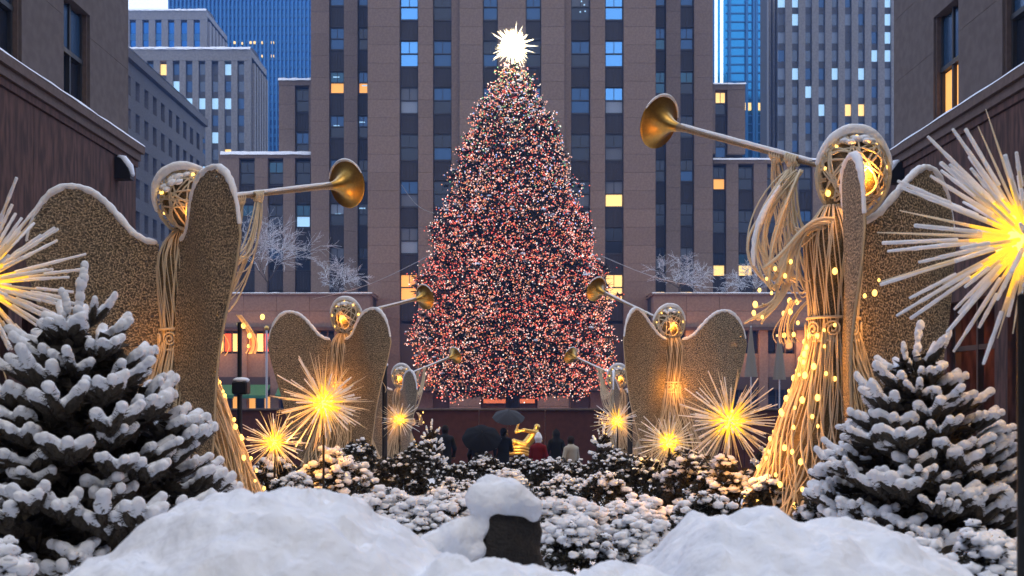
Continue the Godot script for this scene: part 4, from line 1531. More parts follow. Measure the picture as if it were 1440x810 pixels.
func garden() -> void:
	rng.seed = 19
	# raised bed: granite kerb walls and a blanket of snow
	var no := FastNoiseLite.new()
	no.frequency = 0.7
	no.seed = 8
	var rows := []
	for k in 90:
		var z := lerpf(1.0, -26.0, k / 89.0)
		var row := []
		for j in 46:
			var x := lerpf(-3.9, 3.9, j / 45.0)
			row.append(Vector3(x, bed_y(z) + 0.10 * no.get_noise_2d(x, z) + 0.03 * no.get_noise_2d(x * 4.0, z * 4.0), z))
		rows.append(row)
	var b := Shape.new()
	b.sheet(rows)
	var bed := part(self, "planting_bed", b.done(), M.snow)
	bed.set_meta("kind", "structure")
	bed.set_meta("label", "snow lying on the raised planting bed")
	bed.set_meta("category", "garden bed")
	for sd in [-1.0, 1.0]:
		var w := thing("planter_wall", "granite edging of the raised bed on the %s" % ("left" if sd < 0 else "right"), "wall", Vector3(sd * 4.0, 0, -12), "granite bed edging")
		for k in 14:
			var z0 := 1.0 - k * 1.93
			var top := bed_y(z0 - 1.0) + 0.02
			put_box(w, "granite_slab", sd * 3.88, sd * 4.12, -1.0, top, z0 - 1.92, z0, M.granite, 0.015)
	# end wall
	var ew := thing("bed_end_wall", "granite end wall of the raised bed below the dark domed shrubs", "wall", Vector3(0, -0.8, -26.1))
	for k in 4:
		put_box(ew, "granite_slab", -3.86 + k * 1.93, -3.86 + (k + 1) * 1.93 - 0.01, -1.0, 0.15, -26.25, -26.02, M.granite, 0.015)
	make_shrub_parts()
	# [px, py of the top, distance, half width px, height m, leaf size, snow share, label]
	var rows_of := [
		[640.0, 650.0, 11.5, 30.0, 0.30, 0.036, 0.42, "dark rounded shrub dusted with snow, leftmost of the row below the umbrellas"],
		[683.0, 640.0, 11.8, 38.0, 0.36, 0.036, 0.48, "dark rounded shrub below the black umbrella, second in its row"],
		[735.0, 641.0, 12.0, 34.0, 0.36, 0.036, 0.45, "dark rounded shrub below the golden statue"],
		[778.0, 643.0, 11.6, 36.0, 0.34, 0.036, 0.5, "dark rounded shrub below the red coat"],
		[812.0, 650.0, 11.2, 28.0, 0.30, 0.036, 0.45, "dark rounded shrub below the cream coat, rightmost of its row"],
		[640.0, 676.0, 8.6, 50.0, 0.28, 0.036, 0.66, "flat snowy hedge clump left of the dark fountain figure"],
		[790.0, 672.0, 8.8, 46.0, 0.26, 0.036, 0.66, "flat snowy hedge clump right of the dark fountain figure"],
		[715.0, 660.0, 9.6, 34.0, 0.26, 0.036, 0.9, "white snow-buried clump right behind the dark fountain figure"],
		[560.0, 640.0, 10.5, 48.0, 0.46, 0.045, 0.30, "dark leafy shrub flecked with snow near the left middle starburst"],
		[588.0, 622.0, 13.0, 26.0, 0.60, 0.042, 0.35, "narrow dark shrub below the far left starburst"],
		[470.0, 640.0, 8.8, 62.0, 0.42, 0.06, 0.75, "warm-lit snowy shrub under the left middle starburst's stem"],
		[412.0, 672.0, 7.4, 44.0, 0.26, 0.05, 0.7, "small snowy shrub beside the large left angel's hem"],
		[540.0, 690.0, 7.2, 70.0, 0.28, 0.045, 1.1, "low snow-heaped shrub left of the dark fountain figure"],
		[580.0, 716.0, 5.6, 74.0, 0.30, 0.042, 0.95, "low snowy shrub with dark gaps directly left of the fountain figure"],
		[632.0, 694.0, 6.8, 60.0, 0.26, 0.042, 1.1, "low snowy shrub just behind the fountain figure's left shoulder"],
		[800.0, 702.0, 6.3, 80.0, 0.32, 0.042, 1.1, "low snow-heaped shrub directly right of the fountain figure"],
		[812.0, 736.0, 4.9, 70.0, 0.30, 0.040, 0.7, "dark-gapped snowy shrub at lower centre right of the fountain figure"],
		[900.0, 728.0, 5.2, 66.0, 0.30, 0.040, 1.0, "low snowy shrub touching the right snow mound"],
		[900.0, 702.0, 6.8, 62.0, 0.28, 0.045, 1.1, "low snow-heaped shrub behind the right snow mound"],
		[862.0, 632.0, 11.0, 44.0, 0.44, 0.045, 0.36, "dark leafy shrub under the far right starburst"],
		[850.0, 668.0, 8.4, 40.0, 0.30, 0.05, 0.6, "warm-tinged snowy shrub at the foot of the thin stem"],
		[905.0, 640.0, 9.4, 46.0, 0.46, 0.045, 0.42, "warm-lit dark shrub under the small right starburst"],
		[966.0, 640.0, 8.2, 50.0, 0.52, 0.06, 0.5, "snow-flecked leafy shrub under the larger right starburst"],
		[1022.0, 648.0, 7.6, 56.0, 0.46, 0.058, 0.52, "snow-flecked leafy shrub left of the large right angel's hem"],
		[1086.0, 662.0, 6.9, 46.0, 0.40, 0.058, 0.5, "snow-flecked leafy shrub touching the large right angel's robe"],
		[990.0, 694.0, 6.2, 54.0, 0.26, 0.05, 0.6, "small snowy shrub above the right snow mound"],
		[1150.0, 690.0, 6.0, 40.0, 0.30, 0.05, 0.5, "small snowy shrub between the right angel and snowy fir"],
		[1385.0, 742.0, 4.2, 62.0, 0.34, 0.052, 0.85, "snow-buried shrub in the lower right corner by the dark post"],
		[1300.0, 770.0, 3.9, 62.0, 0.26, 0.05, 0.85, "snow-buried shrub below the right snowy fir"],
		[8.0, 752.0, 4.0, 40.0, 0.34, 0.055, 0.85, "snow-buried shrub in the lower left corner"],
		[505.0, 620.0, 14.5, 30.0, 0.44, 0.06, 0.4, "dark shrub behind the left middle starburst"],
		[1090.0, 628.0, 10.0, 40.0, 0.44, 0.06, 0.4, "dark shrub behind the large right angel's robe"],
		[384.0, 640.0, 10.5, 40.0, 0.40, 0.06, 0.45, "dark shrub behind the small left starburst"]]
	for e in rows_of:
		shrub(e[0], e[1], e[2], e[3], e[4], e[5], e[6], e[7])
	# two large snow-laden firs and small ones
	make_fir_parts()
	fir("large snow-laden fir with bent leader in the left foreground", at(112, 440, 4.9), 1.42, [[0.0, 0.05], [0.10, 0.20], [0.25, 0.36], [0.45, 0.56], [0.7, 0.74], [1.0, 0.66]], 190, 0.27, 3)
	fir("large snow-laden fir in the right foreground beneath the big starburst", at(1288, 505, 5.1), 1.06, [[0.0, 0.04], [0.10, 0.17], [0.3, 0.33], [0.55, 0.46], [0.8, 0.50], [1.0, 0.44]], 170, 0.22, 4)
	fir("small snow-flecked fir left of the dark domed shrubs", at(606, 606, 15.0), 1.0, [[0.0, 0.03], [0.3, 0.16], [0.7, 0.30], [1.0, 0.34]], 46, 0.22, 6)
	fir("small snow-flecked fir beside the thin post on the right", at(848, 612, 14.0), 0.95, [[0.0, 0.03], [0.3, 0.16], [0.7, 0.28], [1.0, 0.32]], 46, 0.22, 7)


func make_shrub_parts() -> void:
	var leaf := Shape.new()
	for k in 16:
		var y := 1.0 - 1.6 * (k + 0.5) / 16.0
		var a := k * 2.4
		var dir := Vector3(sqrt(maxf(0.05, 1.0 - y * y)) * cos(a), y, sqrt(maxf(0.05, 1.0 - y * y)) * sin(a)).normalized()
		var w := dir.cross(Vector3(0.3, 1, 0.2)).normalized() * 0.3
		var m := dir * 0.65 + Vector3(0, 0.12, 0)
		leaf.quad(dir * 0.15, m - w, dir * 1.1, m + w)
	shared["leaf_tuft"] = leaf.done()
	var wob := FastNoiseLite.new()
	wob.frequency = 1.1
	for k in 3:
		wob.seed = 40 + k
		var sb := Shape.new()
		sb.ball(Vector3.ZERO, Vector3(1.0, 0.78, 1.0), 7, 10, wob, 0.55)
		shared["snow_blob%d" % k] = sb.done()


func shrub(px: float, py: float, d: float, half_px: float, h: float, leaf: float, snowy: float, label: String) -> void:
	var top := at(px, py, d)
	var rx := half_px / FOCAL * d
	var base_y := minf(bed_y(-d) - 0.03, top.y - h)
	var ry := top.y - base_y
	var t := thing("snowy_shrub", label, "shrub", Vector3(top.x, base_y, -d), "snowy shrubs in the beds")
	var no := FastNoiseLite.new()
	no.seed = int(px * 3.0)
	no.frequency = 1.3
	var leaves := []
	var blobs := [[], [], []]
	var n := int(clampf(4.5 * rx * (rx + ry) / (leaf * leaf), 120, 2600))
	for k in n:
		var y := pow(rng.randf(), 0.75)
		var a := rng.randf() * TAU
		var q := sqrt(maxf(0.0, 1.0 - y * y))
		var dir := Vector3(q * cos(a), y, q * sin(a))
		var lump := 1.0 + 0.28 * no.get_noise_3dv(dir * 2.0)
		var p := Vector3(dir.x * rx, dir.y * ry * 0.96, dir.z * rx * 0.9) * lump * rng.randf_range(0.80, 1.0)
		var bas := Basis(Vector3.UP, rng.randf() * TAU) * Basis(Vector3.RIGHT, rng.randf_range(-0.7, 0.7))
		leaves.append(Transform3D(bas.scaled(Vector3.ONE * leaf * rng.randf_range(0.5, 0.95)), p))
		var patchy := no.get_noise_3dv(dir * 4.0 + Vector3(9, 3, 1)) * 0.6
		if rng.randf() < snowy * ((0.22 if snowy > 0.6 else 0.10) + 1.15 * y * y) + patchy * maxf(0.25, 1.0 - absf(2.0 * snowy - 1.0)) * 0.5:
			var sz := leaf * rng.randf_range(0.32, 0.72) * (0.8 + 0.6 * snowy)
			blobs[k % 3].append(Transform3D(Basis(Vector3.UP, rng.randf() * TAU).scaled(Vector3(sz, sz * rng.randf_range(0.55, 0.9), sz)), p + Vector3(dir.x * 0.2, 0.45, dir.z * 0.2) * leaf))
	swarm(t, "foliage", shared["leaf_tuft"], M.leaf, leaves)
	for k in 3:
		if blobs[k].size() > 0:
			swarm(t, "snow", shared["snow_blob%d" % k], M.snow, blobs[k])
	var stems := Shape.new()
	for k in 5:
		var a := TAU * k / 5.0
		stems.tube([Vector3(cos(a) * 0.03, 0, sin(a) * 0.03), Vector3(cos(a) * rx * 0.5, ry * 0.7, sin(a) * rx * 0.5)], [0.012, 0.006], 5)
	part(t, "stem", stems.done(), M.bark)


# fir boughs: three rises, each a needle-covered spray with its own load of snow
func make_fir_parts() -> void:
	rng.seed = 101
	var wob := FastNoiseLite.new()
	wob.frequency = 9.0
	for k in 8:
		var wood := Shape.new()
		var heap := []
		var rise: float = [0.0, 0.15, 0.3, 0.5, 0.2, 0.4, 0.1, 0.32][k]
		var fingers := [[Vector3.ZERO, Vector3(1.0, rise, 0.0), 1.0]]
		for s in [-1.0, 1.0]:
			fingers.append([Vector3(0.34, rise * 0.34, 0), Vector3(0.36 + rng.randf_range(0.25, 0.4), rise * 0.6 + rng.randf_range(0.0, 0.22), s * rng.randf_range(0.24, 0.38)), 0.9])
			if k % 2 == 0:
				fingers.append([Vector3(0.60, rise * 0.6, 0), Vector3(0.62 + rng.randf_range(0.2, 0.3), rise * 0.8 + rng.randf_range(0.02, 0.18), s * rng.randf_range(0.16, 0.28)), 0.8])
		for f in fingers:
			var a: Vector3 = f[0]
			var e: Vector3 = f[1]
			var len := a.distance_to(e)
			var mid := a.lerp(e, 0.55) - Vector3(0, 0.10 * len, 0)
			var pts := bez(a, a.lerp(mid, 0.7), mid, e + Vector3(0, 0.04, 0), 6)
			wood.tube(pts, [0.06, 0.08, 0.088, 0.088, 0.082, 0.066, 0.03], 7)
			# needles stand all round the twig
			for q in int(220 * len * f[2]):
				var u := rng.randf()
				var o: Vector3 = pts[int(u * 5.99)].lerp(pts[mini(int(u * 5.99) + 1, 6)], fposmod(u * 5.99, 1.0))
				var ax := (e - a).normalized()
				var out := Vector3(rng.randfn(), rng.randfn(), rng.randfn())
				out = (out - ax * out.dot(ax)).normalized()
				var dirn := (out + ax * 0.7).normalized()
				var w := dirn.cross(ax).normalized() * 0.012
				wood.tri(o - w, o + w, o + dirn * rng.randf_range(0.12, 0.19))
			# snow: an uneven load lying along the upper side
			var g0 := rng.randf_range(0.08, 0.34)
			var last := Vector3.ZERO
			var last_r := 0.0
			for q in 6:
				var u := lerpf(g0, 1.03, q / 5.0)
				var uu := minf(u, 1.0) * 5.999
				var o: Vector3 = pts[int(uu)].lerp(pts[int(uu) + 1], fposmod(uu, 1.0)) + (e - a).normalized() * maxf(0.0, u - 1.0) * len + Vector3(rng.randfn(0, 0.012), 0.076 + rng.randfn(0, 0.008), rng.randfn(0, 0.012))
				var rr := 0.068 * (0.72 + 0.38 * u) * rng.randf_range(0.88, 1.12)
				if q > 0:
					heap.append([last, o, last_r, rr, Color.WHITE])
				last = o
				last_r = rr
		shared["bough%d" % k] = wood.done()
		shared["bough_snow%d" % k] = skin(heap, 0.026, 0.08, wob, 0.018)


func fir(label: String, apex: Vector3, h: float, prof: Array, n: int, bough: float, sd: int) -> void:
	rng.seed = 500 + sd
	var base := Vector3(apex.x, apex.y - h, apex.z)
	var t := thing("snowy_fir", label, "tree", base, "snow-laden firs")
	var tr := Shape.new()
	tr.tube([Vector3(0, -0.15, 0), Vector3(0, h * 0.5, 0), Vector3(0, h, 0)], [0.045, 0.03, 0.012], 7)
	part(t, "trunk", tr.done(), M.bark)
	for k in n:
		var f := sqrt((k + 0.5) / n)                      # 0 top, 1 bottom
		var a := k * 2.39996 + rng.randf_range(-0.2, 0.2)
		var r := lerp_table(prof, f) * rng.randf_range(0.82, 1.12)
		var len := minf(bough * rng.randf_range(0.85, 1.15), r + 0.06)
		var o := Vector3(cos(a), 0, -sin(a)) * maxf(0.0, r - len * 0.95) + Vector3(0, h * (1.0 - f), 0)
		var v := k % 8
		if f < 0.3:
			v = [3, 5, 2][k % 3]
		var fat := rng.randf_range(0.8, 1.3)
		var sc := Vector3(len, bough * fat, bough * fat * rng.randf_range(0.9, 1.15))
		var bas := Basis(Vector3.UP, a) * Basis.from_scale(sc)
		var w := part(t, "bough", shared["bough%d" % v], M.needle, Transform3D(bas, o))
		part(w, "snow_load", shared["bough_snow%d" % v], M.snow)
	# dense dark inside of the crown
	var inner := []
	for k in 420:
		var f := sqrt(rng.randf())
		var a := rng.randf() * TAU
		var r := lerp_table(prof, f) * rng.randf_range(0.2, 0.72)
		inner.append(Transform3D((Basis(Vector3.UP, rng.randf() * TAU) * Basis(Vector3.RIGHT, rng.randf_range(-1.0, 1.0))).scaled(Vector3.ONE * bough * 0.34), Vector3(cos(a) * r, h * (1.0 - f), sin(a) * r)))
	swarm(t, "inner_foliage", shared["leaf_tuft"], M.needle, inner)
	# the leader and a side shoot, caked with snow
	var lead := Shape.new()
	var ls := Shape.new()
	for e in [[Vector3(0, h * 0.98, 0), Vector3(0.02, h + 0.16 * h, 0), 1.0], [Vector3(-0.03, h * 0.94, 0.02), Vector3(-0.07, h + 0.07 * h, 0.02), 0.75]]:
		var pts := bez(e[0], e[0].lerp(e[1], 0.4) + Vector3(-0.01, 0, 0), e[0].lerp(e[1], 0.7), e[1], 8)
		lead.tube(pts, [0.012 * e[2]], 5)
		for q in 9:
			ls.ball(pts[q] + Vector3(rng.randfn(0, 0.004), 0, rng.randfn(0, 0.004)), Vector3(0.022, 0.028, 0.022) * e[2] * rng.randf_range(0.75, 1.15) * (h / 1.2), 5, 7)
	var lp := part(t, "leader", lead.done(), M.needle)
	part(lp, "snow_load", ls.done(), M.snow)


# ---------------------------------------------------------------- the front edge: mounds, fountain figure, post

func mound(label: String, outline: Array, d: float, deep: float, low: float, sd: int) -> void:
	# outline: crest heights [px, py]; the heap falls away to both sides of the crest
	var no := FastNoiseLite.new()
	no.seed = sd
	no.frequency = 1.5
	var x0 := hx(outline[0][0], d)
	var x1 := hx(outline[-1][0], d)
	var t := thing("snow_mound", label, "snow heap", Vector3((x0 + x1) / 2, low, -d), "smooth snow heaps in front")
	var rows := []
	for k in 44:
		var u := -1.0 + 2.0 * k / 43.0
		var row := []
		for j in 60:
			var x := lerpf(x0, x1, j / 59.0)
			var crest := hy(lerp_table(outline, 720.0 + x / d * FOCAL), d)
			var z := -d + u * deep
			var fall := sqrt(maxf(0.0, 1.0 - pow(absf(u), 2.4)))
			var bump := 0.05 * no.get_noise_2d(x * 1.4, z * 1.4) + 0.040 * no.get_noise_2d(x * 3.6, z * 3.6) - 0.08 * maxf(0.0, no.get_noise_2d(x * 4.6 + 9.0, z * 4.6) - 0.22) + 0.005 * no.get_noise_2d(x * 12.0, z * 12.0)
			row.append(Vector3(x, lerpf(low, crest, fall) + bump * fall, z) - t.position)
		rows.append(row)
	var b := Shape.new()
	b.sheet(rows)
	part(t, "heap", b.done(), M.snow)


func foreground() -> void:
	rng.seed = 3
	mound("broad smooth snow mound in the lower left foreground", [[40.0, 860.0], [110.0, 812.0], [170.0, 770.0], [240.0, 727.0], [310.0, 704.0], [390.0, 698.0], [450.0, 702.0], [500.0, 718.0], [550.0, 748.0], [600.0, 786.0], [640.0, 812.0], [700.0, 860.0]], 3.0, 0.75, 1.0, 2)
	mound("broad smooth snow mound in the lower right foreground", [[880.0, 850.0], [925.0, 806.0], [960.0, 760.0], [990.0, 732.0], [1040.0, 725.0], [1120.0, 727.0], [1200.0, 738.0], [1270.0, 757.0], [1320.0, 785.0], [1350.0, 815.0], [1390.0, 860.0]], 3.1, 0.75, 1.0, 6)
	mound("low snow ridge along the bottom edge below the fountain figure", [[560.0, 830.0], [615.0, 788.0], [680.0, 797.0], [740.0, 805.0], [800.0, 799.0], [870.0, 806.0], [960.0, 830.0]], 2.75, 0.4, 1.0, 9)
	# snow-capped dark bronze fountain figure
	var d := 3.6
	var o := Vector3(hx(705, d), 1.0, -d)
	var s := d / FOCAL
	var f := thing("fountain_figure", "dark bronze fountain figure with thick cap of snow in the centre foreground", "sculpture", o)
	var c := Color(1, 1, 1)
	var q := func(px: float, py: float, z := 0.0) -> Vector3: return Vector3((px - 705.0) * s, hy(py, d) - 1.0, z)
	var lumpy := FastNoiseLite.new()
	lumpy.frequency = 7.0
	var body := [
		[q.call(704, 850), q.call(700, 738), 40.0 * s, 34.0 * s, c], [q.call(730, 850), q.call(730, 745), 30.0 * s, 26.0 * s, c], [q.call(700, 738), q.call(686, 712), 28.0 * s, 20.0 * s, c],
		[q.call(690, 812), q.call(612, 808), 34.0 * s, 22.0 * s, c], [q.call(738, 780), q.call(748, 820), 20.0 * s, 26.0 * s, c], [q.call(735, 725), q.call(742, 745), 20.0 * s, 18.0 * s, c]]
	part(f, "figure", skin(body, 0.009, 0.03, lumpy, 0.022), M.dark_bronze)
	var cap := [
		[q.call(678, 698, 0.03), q.call(720, 698, 0.03), 20.0 * s, 22.0 * s, c], [q.call(672, 704, 0.06), q.call(715, 708, 0.07), 16.0 * s, 15.0 * s, c], [q.call(720, 700, 0.03), q.call(744, 712, 0.03), 21.0 * s, 15.0 * s, c], [q.call(690, 690, -0.03), q.call(716, 692, -0.03), 22.0 * s, 20.0 * s, c], [q.call(744, 714, 0.05), q.call(750, 724, 0.05), 12.0 * s, 8.0 * s, c],
		[q.call(676, 736, 0.05), q.call(646, 752, 0.07), 18.0 * s, 24.0 * s, c], [q.call(646, 752, 0.07), q.call(612, 770, 0.07), 25.0 * s, 22.0 * s, c], [q.call(612, 770, 0.07), q.call(596, 782, 0.07), 20.0 * s, 12.0 * s, c], [q.call(640, 775, 0.09), q.call(670, 768, 0.09), 14.0 * s, 12.0 * s, c]]
	part(f, "snow_cap", skin(cap, 0.009, 0.03, lumpy, 0.018), M.snow)
	# dark post at the right edge
	var p := at(1436, 590, 2.9)
	var post := thing("dark_post", "dark slim post at the extreme right edge", "post", Vector3(p.x, 0, p.z))
	var ps := Shape.new()
	ps.lathe([[0.05, 0.0], [0.05, 0.1], [0.012, 0.16], [0.011, p.y + 0.35], [0.0, p.y + 0.36]], 10)
	part(post, "shaft", ps.done(), M.black_metal)
	part(post, "collar", box_mesh(0.05, 0.03, 0.05, 0.006), M.black_metal, Transform3D(Basis(), Vector3(0, 1.2, 0)))


# ---------------------------------------------------------------- wire angels with trumpets

const ROBE := [[0.0, 0.60], [0.25, 0.50], [0.6, 0.36], [0.95, 0.235], [1.2, 0.165], [1.35, 0.165], [1.6, 0.19], [1.85, 0.20], [1.98, 0.165], [2.06, 0.09], [2.12, 0.06], [2.2, 0.055]]
const WING_TOP := [[0.0, 1.98], [0.1, 2.0], [0.2, 2.06], [0.3, 2.17], [0.42, 2.30], [0.52, 2.38], [0.62, 2.42], [0.72, 2.42], [0.82, 2.36], [0.90, 2.26], [0.96, 2.12], [1.0, 1.92]]
const WING_FOOT := [[0.0, 0.05], [0.40, 0.05], [0.52, 0.12], [0.62, 0.42], [0.74, 0.85], [0.86, 1.3], [0.95, 1.65], [1.0, 1.90]]


func make_angel_parts() -> void:
	rng.seed = 900
	# gauze gown
	var g := Shape.new()
	var rows := []
	for e in ROBE:
		var row := []
		for s in 32:
			var a := TAU * s / 32.0
			var fold := 1.0 + 0.05 * sin(a * 8.0 + e[0] * 3.0) * (1.0 if e[0] < 1.1 else 0.3)
			row.append(Vector3(cos(a) * e[1] * 1.08 * fold, e[0], sin(a) * e[1] * 0.94 * fold) * Vector3(0.93, 1, 0.93))
		rows.append(row)
	g.sheet(rows, true)
	shared.gown = g.done()
	# strands of wire over the gown
	var w := Shape.new()
	for k in 150:
		var a0 := TAU * k / 150.0 + rng.randf_range(-0.05, 0.05)
		var pts := []
		var sway := rng.randf_range(0.05, 0.45)
		var ph := rng.randf() * TAU
		var lift := rng.randf_range(1.0, 1.07)
		for q in 15:
			var y := lerpf(1.22, 0.0, q / 14.0)
			var r := lerp_table(ROBE, y) * lift + 0.016 * sin(y * 7.0 + ph)
			var a := a0 + sway * sin(y * 3.2 + ph) * (1.2 - y)
			pts.append(Vector3(cos(a) * r * 1.08, y, sin(a) * r * 0.94))
		w.tube(pts, [0.0042 if k % 5 else 0.0085], 5)
	for k in 80:
		var a0 := TAU * k / 80.0 + rng.randf_range(-0.05, 0.05)
		var pts := []
		for q in 10:
			var y := lerpf(2.1, 1.22, q / 9.0)
			var r := lerp_table(ROBE, y) * 1.02 + 0.004
			var a := a0 + 0.12 * sin(y * 6.0 + k)
			pts.append(Vector3(cos(a) * r * 1.08, y, sin(a) * r * 0.94))
		w.tube(pts, [0.0045], 5)
	shared.strands = w.done()
	# belt: two hoops and a row of scrolls
	var b := Shape.new()
	for y in [1.16, 1.32]:
		var hoop := []
		for s in 33:
			var a := TAU * s / 32.0
			hoop.append(Vector3(cos(a) * 0.196, y, sin(a) * 0.172))
		b.tube(hoop, [0.011], 6)
	for k in 8:
		var a0 := TAU * (k + 0.5) / 8.0
		var sp := []
		for s in 22:
			var f := s / 21.0
			var rr := 0.058 * (1.0 - 0.8 * f)
			var th := f * TAU * 1.9
			sp.append(Vector3(cos(a0 + cos(th) * rr / 0.19) * 0.205, 1.24 + sin(th) * rr, sin(a0 + cos(th) * rr / 0.19) * 0.182))
		b.tube(sp, [0.008], 5)
	shared.belt = b.done()
	# head: a ball of woven wire
	var hd := Shape.new()
	hd.ball(Vector3.ZERO, Vector3(0.15, 0.185, 0.16), 10, 16)
	hd.tube([Vector3(0, -0.02, -0.15), Vector3(0, -0.045, -0.19), Vector3(0, -0.06, -0.155)], [0.018, 0.024, 0.02], 6, true)   # nose
	hd.tube([Vector3(-0.035, -0.105, -0.125), Vector3(0, -0.11, -0.145), Vector3(0.035, -0.105, -0.125)], [0.008, 0.013, 0.008], 6, true)
	shared.head_ball = hd.done()
	var hw := Shape.new()
	for k in 26:
		var ax := Vector3(rng.randfn(), rng.randfn() * 0.7, rng.randfn()).normalized()
		var u := ax.cross(Vector3.UP).normalized()
		var v := ax.cross(u)
		var loop := []
		for s in 21:
			var a := TAU * s / 20.0
			loop.append((u * cos(a) + v * sin(a)) * Vector3(0.162, 0.196, 0.172) * rng.randf_range(0.99, 1.03))
		hw.tube(loop, [0.006], 4)
	shared.hair = hw.done()
	var hn := Shape.new()
	var wob := FastNoiseLite.new()
	wob.frequency = 2.0
	for k in 16:
		var a := k * 2.4
		var q := 0.10 * sqrt(k / 15.0)
		hn.ball(Vector3(cos(a) * q, 0.185 - 3.2 * q * q, sin(a) * q + 0.03), Vector3(0.034, 0.02, 0.034) * rng.randf_range(0.6, 1.1), 5, 8, wob, 0.4)
	shared.head_snow = hn.done()
	# halo: two rings joined by coil loops, worn upright behind the head
	var ha := Shape.new()
	for e in [[0.205, 0.014], [0.305, 0.017]]:
		var ring := []
		for s in 41:
			var a := TAU * s / 40.0
			ring.append(Vector3(cos(a) * e[0], sin(a) * e[0] * 1.06, 0.03))
		ha.tube(ring, [e[1]], 6)
	for k in 20:
		var a0 := TAU * k / 20.0
		var o := Vector3(cos(a0) * 0.255, sin(a0) * 0.27, 0.03)
		var loop := []
		for s in 13:
			var a := TAU * s / 12.0
			loop.append(o + (Vector3(cos(a0), sin(a0), 0) * cos(a) * 0.05) + Vector3(-sin(a0), cos(a0), 0) * sin(a) * 0.036)
		ha.tube(loop, [0.009], 5)
	shared.halo = ha.done()
	var hs := Shape.new()
	var arc := []
	var rad := []
	for s in 17:
		var a := PI * (0.08 + 0.84 * s / 16.0)
		arc.append(Vector3(cos(a) * 0.315, sin(a) * 0.337, 0.03))
		rad.append(0.016 + 0.018 * sin(PI * s / 16.0) + rng.randf_range(0, 0.006))
	hs.tube(arc, rad, 8, true)
	shared.halo_snow = hs.done()
	# wing, in its own plane: x outwards, y up, z through
	var wg := Shape.new()
	for face in [-1.0, 1.0]:
		var wr := []
		for k in 30:
			var u := 1.0 - pow(1.0 - k / 29.0, 1.6)
			var row := []
			var t := lerp_table(WING_TOP, u)
			var f := lerp_table(WING_FOOT, u)
			for q in 24:
				var y := lerpf(t, f, q / 23.0)
				row.append(Vector3(u, y, -0.10 * u * u + 0.025 * sin(u * 7.0 + y * 2.0) + face * 0.012))
			wr.append(row)
		wg.sheet(wr)
	shared.wing = wg.done()
	var fr := Shape.new()
	var edge := []
	for k in 26:
		var u := k / 25.0
		edge.append(Vector3(u, lerp_table(WING_TOP, u), -0.10 * u * u + 0.025 * sin(u * 7.0 + lerp_table(WING_TOP, u) * 2.0)))
	for k in range(24, -1, -1):
		var u := k / 25.0
		edge.append(Vector3(u, lerp_table(WING_FOOT, u), -0.10 * u * u + 0.025 * sin(u * 7.0 + lerp_table(WING_FOOT, u) * 2.0)))
	fr.tube(edge, [0.010], 6)
	shared.wing_frame = fr.done()
	var ws := Shape.new()
	var top := []
	var tr := []
	for k in 40:
		var u := 0.03 + 0.955 * k / 39.0
		top.append(Vector3(u, lerp_table(WING_TOP, u) + 0.014, -0.10 * u * u + 0.025 * sin(u * 7.0 + lerp_table(WING_TOP, u) * 2.0)))
		tr.append((0.026 + rng.randf_range(-0.004, 0.006)) * (0.6 if k > 36 else 1.0))
	ws.tube(top, tr, 8, true)
	shared.wing_snow = ws.done()
	var bl := Shape.new()
	bl.ball(Vector3.ZERO, Vector3(0.017, 0.022, 0.017), 6, 8)
	shared.fairy_bulb = bl.done()


